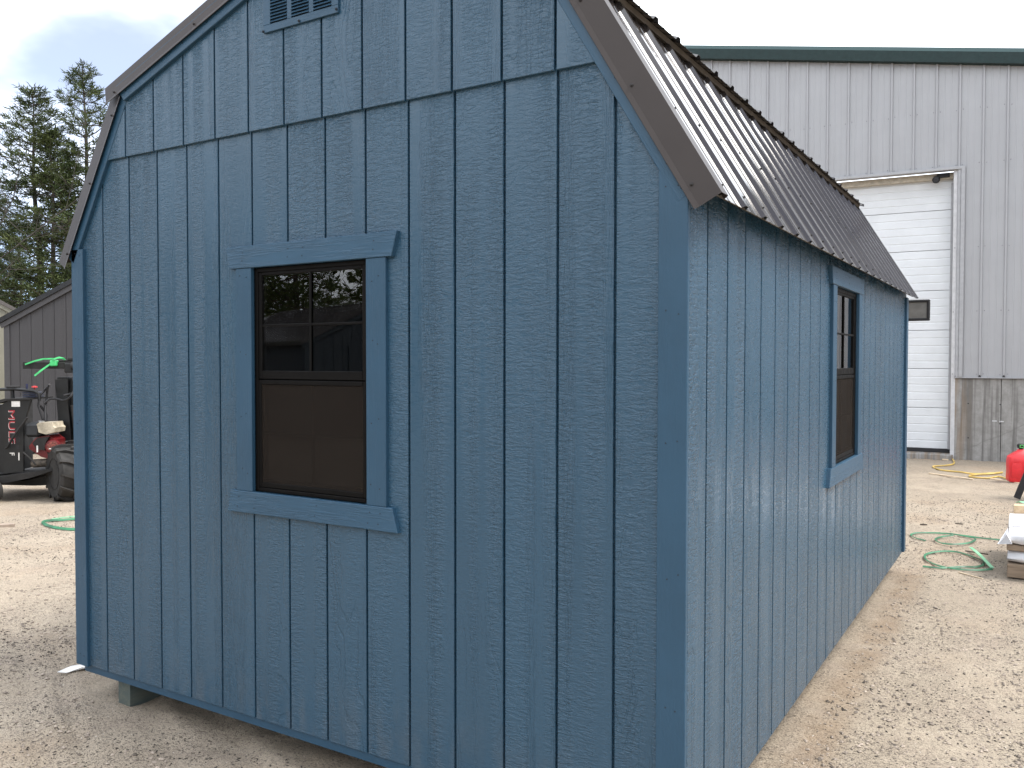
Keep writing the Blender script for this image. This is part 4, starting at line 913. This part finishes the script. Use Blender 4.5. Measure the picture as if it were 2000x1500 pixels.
def bundle(name, label, x0, x1, y0, y1, z0, z1, seed, flap):
    g = np.random.default_rng(seed); nx, ny = 26, 14; m = MB(); rings = []
    for i in range(nx + 1):
        t = i / nx; x = x0 + (x1 - x0) * t; ring = []; sh = .012 * (g.random() - .5); ins = .03 * max(0, 1 - t * 9)
        for (yy, zz_) in ((y0 + .02, z0), (y0 - .004, z0 + .02), (y0 - .006, (z0 + z1) / 2), (y0 + .0, z1 - .025), (y0 + .03, z1), ((y0 + y1) / 2, z1 + .006), (y1 - .03, z1), (y1, z1 - .03), (y1, z0 + .02), (y1 - .02, z0)):
            ring.append((x + g.uniform(-.01, .01), yy + sh + g.uniform(-.006, .006) + (ins if yy < (y0 + y1) / 2 else -ins), zz_ + g.uniform(-.006, .006) + (ins * .5 if zz_ < (z0 + z1) / 2 else -ins * .5)))
        rings.append(ring)
    o = loft(rings).build(name, 'wrap', None, smooth=True); tag(o, label, 'bundle')
    if flap:
        f = MB(); a_ = [(x0 - .006, y0 + .0, z1 - .03), (x0 - .004, y0 + .16, z1 - .01), (x0 - .030, y0 + .10, z0 + .05), (x0 - .066, y0 + .01, z0 + .0), (x0 + .03, y0 - .012, z0 + .015)]
        f.add(a_ + [(p[0] + .003, p[1] + .003, p[2] - .003) for p in a_], [(0, 1, 2, 3, 4), (9, 8, 7, 6, 5)] + [(i, i + 5, (i + 1) % 5 + 5, (i + 1) % 5) for i in range(5)]); f.build('wrap_flap', 'wrap', o)
        f = MB(); f.ribbon([(x0 + .005, y0 + .10, z1 + .008), (x0 + .04, y0 + .14, z1 + .012), (x0 + .10, y0 + .15, z1 + .013)], .004, .004); f.build('wrap_tear', 'rubber', o)
    return o
bundle('wrapped_bundle', 'white plastic-wrapped timber bundle, lower one in the stack', PX + .004, PX + 2.4, PY - .004, PY + 1.0, .090, .187, 3, False)
bundle('wrapped_bundle', 'white plastic-wrapped timber bundle with a loose flap, upper one in the stack', PX + .000, PX + 2.4, PY - .02, PY + 1.0, .234, .345, 5, True)

# ================================================================== TREES
k = NT('pine_needles'); v = k.obj(); r_ = k.rand(); n = k.noise(v, .9, 3); n2 = k.noise(v, 6, 2)
c = k.mix(k.rng(n, .3, .7), (.026, .046, .013), (.066, .084, .022)); c = k.mix(k.math('MULTIPLY', k.rng(n2, .5, .7), .5), c, (.10, .105, .040)); k.set(c, .6, 0, .3); MAT['needles'] = k.m
MAT['pine_bark'] = plain('pine_bark', (.060, .048, .040), .9, var=.35, sc=6); MAT['bare_bark'] = plain('grey_bare_bark', (.06, .052, .047), .9, var=.3, sc=5)
def pine_meshes(H, seed, base=.3, spread=3.2, sparse=1.0, topthin=.25):
    g = random.Random(seed); tr_ = MB(); lean = (g.uniform(-.3, .3), g.uniform(-.3, .3))
    axis_ = lambda z: Vector((lean[0] * (z / H) ** 2 + .06 * math.sin(z * .9 + seed), lean[1] * (z / H) ** 2 + .06 * math.cos(z * .7), z))
    tr_.tube([axis_(H * i / 14) for i in range(15)], [max(.02, .24 * (H / 15) * (1 - i / 14.6)) for i in range(15)], 8)
    lb = MB(); V = []; F = []
    z = H * base
    def tuft(p, d, s):
        for i in range(9):
            q = (d * g.uniform(.3, 1.0) + Vector((g.gauss(0, .6), g.gauss(0, .6), g.gauss(.22, .35)))).normalized(); L = s * g.uniform(.6, 1.2)
            sd_ = q.cross(Vector((g.gauss(0, 1), g.gauss(0, 1), g.gauss(0, 1)))).normalized() * (L * .20); b = len(V); st = p + Vector((g.gauss(0, .07), g.gauss(0, .07), g.gauss(0, .05)))
            V.extend([st - sd_ * .5, st + q * L * .55 + sd_ * .8, st + q * L, st + sd_ * .3]); F.append((b, b + 1, b + 2, b + 3))
    while z < H * .985:
        t = (z / H - base) / (1 - base); Lm = spread * ((1 - t) ** .75) * (.45 + .55 * min(1, t / .18 + .3)) + .12
        nb = g.randint(4, 6)
        a0 = g.uniform(0, 6.28)
        for b_ in range(nb):
            if g.random() < .14 + .12 * (1 - sparse): continue
            a = a0 + 6.283 * b_ / nb + g.uniform(-.3, .3); L = Lm * g.uniform(.55, 1.2); rise = g.uniform(-.12, .22) + .5 * t ** 2
            p0 = axis_(z); pts = []
            for s_ in range(6):
                u = s_ / 5; pts.append(p0 + Vector((math.cos(a + .15 * math.sin(u * 3)), math.sin(a + .15 * math.sin(u * 3)), 0)) * (L * u) + Vector((0, 0, L * (rise * u + .16 * u * u - .10 * math.sin(u * 3.1)))))
            lb.tube(pts, [.045 * (1 - .8 * s_ / 5) * (.4 + L / 4) for s_ in range(6)], 4, False)
            nt_ = int((5 + L * 9) * sparse)
            for i in range(nt_):
                u = g.uniform(.28, 1.0) ** .8; ix = min(4, int(u * 5)); p = pts[ix].lerp(pts[ix + 1], u * 5 - ix); sidev = Vector((-math.sin(a), math.cos(a), 0))
                wdt = .16 + .30 * L * (1 - abs(u - .6)) * .5; q = p + sidev * g.gauss(0, wdt) + Vector((0, 0, g.gauss(.03, .05)))
                tuft(q, (Vector((math.cos(a), math.sin(a), .25)) + sidev * g.gauss(0, .5)).normalized(), g.uniform(.20, .36))
        z += g.uniform(.42, .80) * (H / 15) * (1 - .35 * t)
    co_ = np.array([tuple(p) for p in V]); fc = np.array(F)
    return tr_.mesh('trunk', True), lb.mesh('limbs', True), npmesh('crown', co_, fc)
PM = [pine_meshes(15.5, 3, .22, 3.5, .85), pine_meshes(14.2, 8, .18, 3.7, .9), pine_meshes(12.5, 15, .15, 3.1)]
def pine(i, loc, rz_, sc, label, group):
    o = empty('pine_tree', loc, rz_); o.scale = (sc, sc, sc); tag(o, label, 'tree', group)
    link('trunk', PM[i][0], 'pine_bark', o); link('limbs', PM[i][1], 'pine_bark', o); link('crown', PM[i][2], 'needles', o); return o
def at(d, u): return local_frame(d, u)
GP = 'pines behind the grey shed'
pine(0, at(38, 176), .4, .95, 'tall pine with thin pointed top rising beside the shed\'s left roof edge', GP)
pine(1, at(38, 82), 1.9, .96, 'broad pine with full crown left of the pointed one', GP)
pine(2, at(37, 112), 4.0, .93, 'shorter pine standing between the broad and the pointed pine', GP)
pine(1, at(41, 2), 3.3, .66, 'low dark pine at the left edge of the picture', GP)
pine(2, at(36, 128), 2.2, .52, 'low pine just above the grey shed\'s roof', GP)
pine(0, at(48, 40), 5.0, .62, 'small distant pine behind the low dark pine', GP)
def bare_mesh(H, seed, n=5):
    g = random.Random(seed); m = MB()
    def br(p, d, L, r_, lev):
        pts = [p]; q = p; dd = d
        for i in range(4):
            dd = (dd + Vector((g.gauss(0, .16), g.gauss(0, .16), g.gauss(.05, .10)))).normalized(); q = q + dd * (L / 4); pts.append(q)
        m.tube(pts, [r_ * (1 - .16 * i) for i in range(5)], 5 if lev < 2 else 3, False)
        if lev >= n: return
        for i in range(g.randint(2, 4) if lev else 7):
            t = g.uniform(.35, 1) if lev else .3 + .1 * i; ix = min(3, int(t * 4)); s = pts[ix].lerp(pts[ix + 1], t * 4 - ix); ax = dd.orthogonal().normalized(); ax.rotate(Matrix.Rotation(g.uniform(0, 6.28), 3, dd))
            br(s, (dd * g.uniform(.5, 1) + ax * g.uniform(.5, .9)).normalized(), L * g.uniform(.45, .7), r_ * .5, lev + 1)
    br(Vector((0, 0, 0)), Vector((0, 0, 1)), H, .05, 0); return m.mesh('branches')
BT = [bare_mesh(10, 2, 4), bare_mesh(8, 5, 4)]
def bare(i, loc, rz_, sc, label):
    o = empty('bare_tree', loc, rz_); o.scale = (sc,) * 3; tag(o, label, 'tree', 'bare trees at the left'); link('branches', BT[i], 'bare_bark', o)
bare(0, at(31, -120), .5, .85, 'leafless tree reaching thin branches in at the left edge')
bare(1, at(34, -95), 2.5, .8, 'leafless tree beyond the left edge, only twig tips showing')
# brush and far wood that reads as one mass, plus an unseen arm added on the right to block low sky
def brush(name, label, ring, seed):
    g = np.random.default_rng(seed); P_ = []; F_ = []; b = 0
    for (x, y, h, wd, n) in ring:
        pts = g.normal(0, 1, (n, 3)) * np.array([wd * .42, wd * .42, h * .26]) + np.array([x, y, h * .48]); pts[:, 2] = np.abs(pts[:, 2])
        d = g.normal(0, 1, (n, 3)); d[:, 2] = np.abs(d[:, 2]) * .7; d /= np.linalg.norm(d, axis=1)[:, None]; s = np.cross(d, g.normal(0, 1, (n, 3))); s /= np.linalg.norm(s, axis=1)[:, None]
        L = g.uniform(.35, .9, (n, 1)); wv = g.uniform(.05, .2, (n, 1)); q = np.stack([pts - s * wv, pts + d * L, pts + s * wv + d * L * .4], 1); P_.append(q.reshape(-1, 3)); F_.append(np.arange(n * 3).reshape(-1, 3) + b); b += n * 3
    return tag(link(name, npmesh(name, np.concatenate(P_), np.concatenate(F_)), 'needles'), label, 'wood', kind='stuff')
ring = []
g = random.Random(4)
for i in range(46):
    d = g.uniform(46, 60); u = -160 + i * 11; p = at(d, u); ring.append((p[0], p[1], g.uniform(3.0, 6.0), 4.0, 420))
brush('brush', 'dark mass of brush and young growth under the pines', ring, 3)
ring = []
for i in range(78):
    a = math.pi * (.95 + 1.3 * i / 77); rr_ = 50 - 20 * max(0, math.cos(a)); ring.append((rr_ * math.cos(a) + 2, (42 if math.cos(a) < 0 else rr_ * .9) * math.sin(a), g.uniform(8, 12) + 3 * max(0, math.cos(a)), 7, 520))  # right arm added nearer and taller, cutting sky fill to deepen the eave shadow
brush('woodland_skyblock', 'far wood behind the photographer, with an unseen right arm added to block low sky light', ring, 6)
GB = 'pines behind the photographer mirrored in the window'
spots_ = [(-12, -17), (-17, -18), (-9, -20), (-20, -19), (-5, -22), (-14, -22), (-23, -13), (0, -24), (-21, -9), (-24, -16), (-22, -10.5), (-26, -6), (-8, -25), (-18, -25), (5, -26), (-28, -11), (-3, -27)]
for j, (x, y) in enumerate(spots_):
    i, s_ = j % 3, (.55, .66, .62, .58)[j % 4]
    pine(i, (x, y, 0), j * 1.1, s_, 'pine standing behind the photographer, seen only mirrored in the window glass', GB)
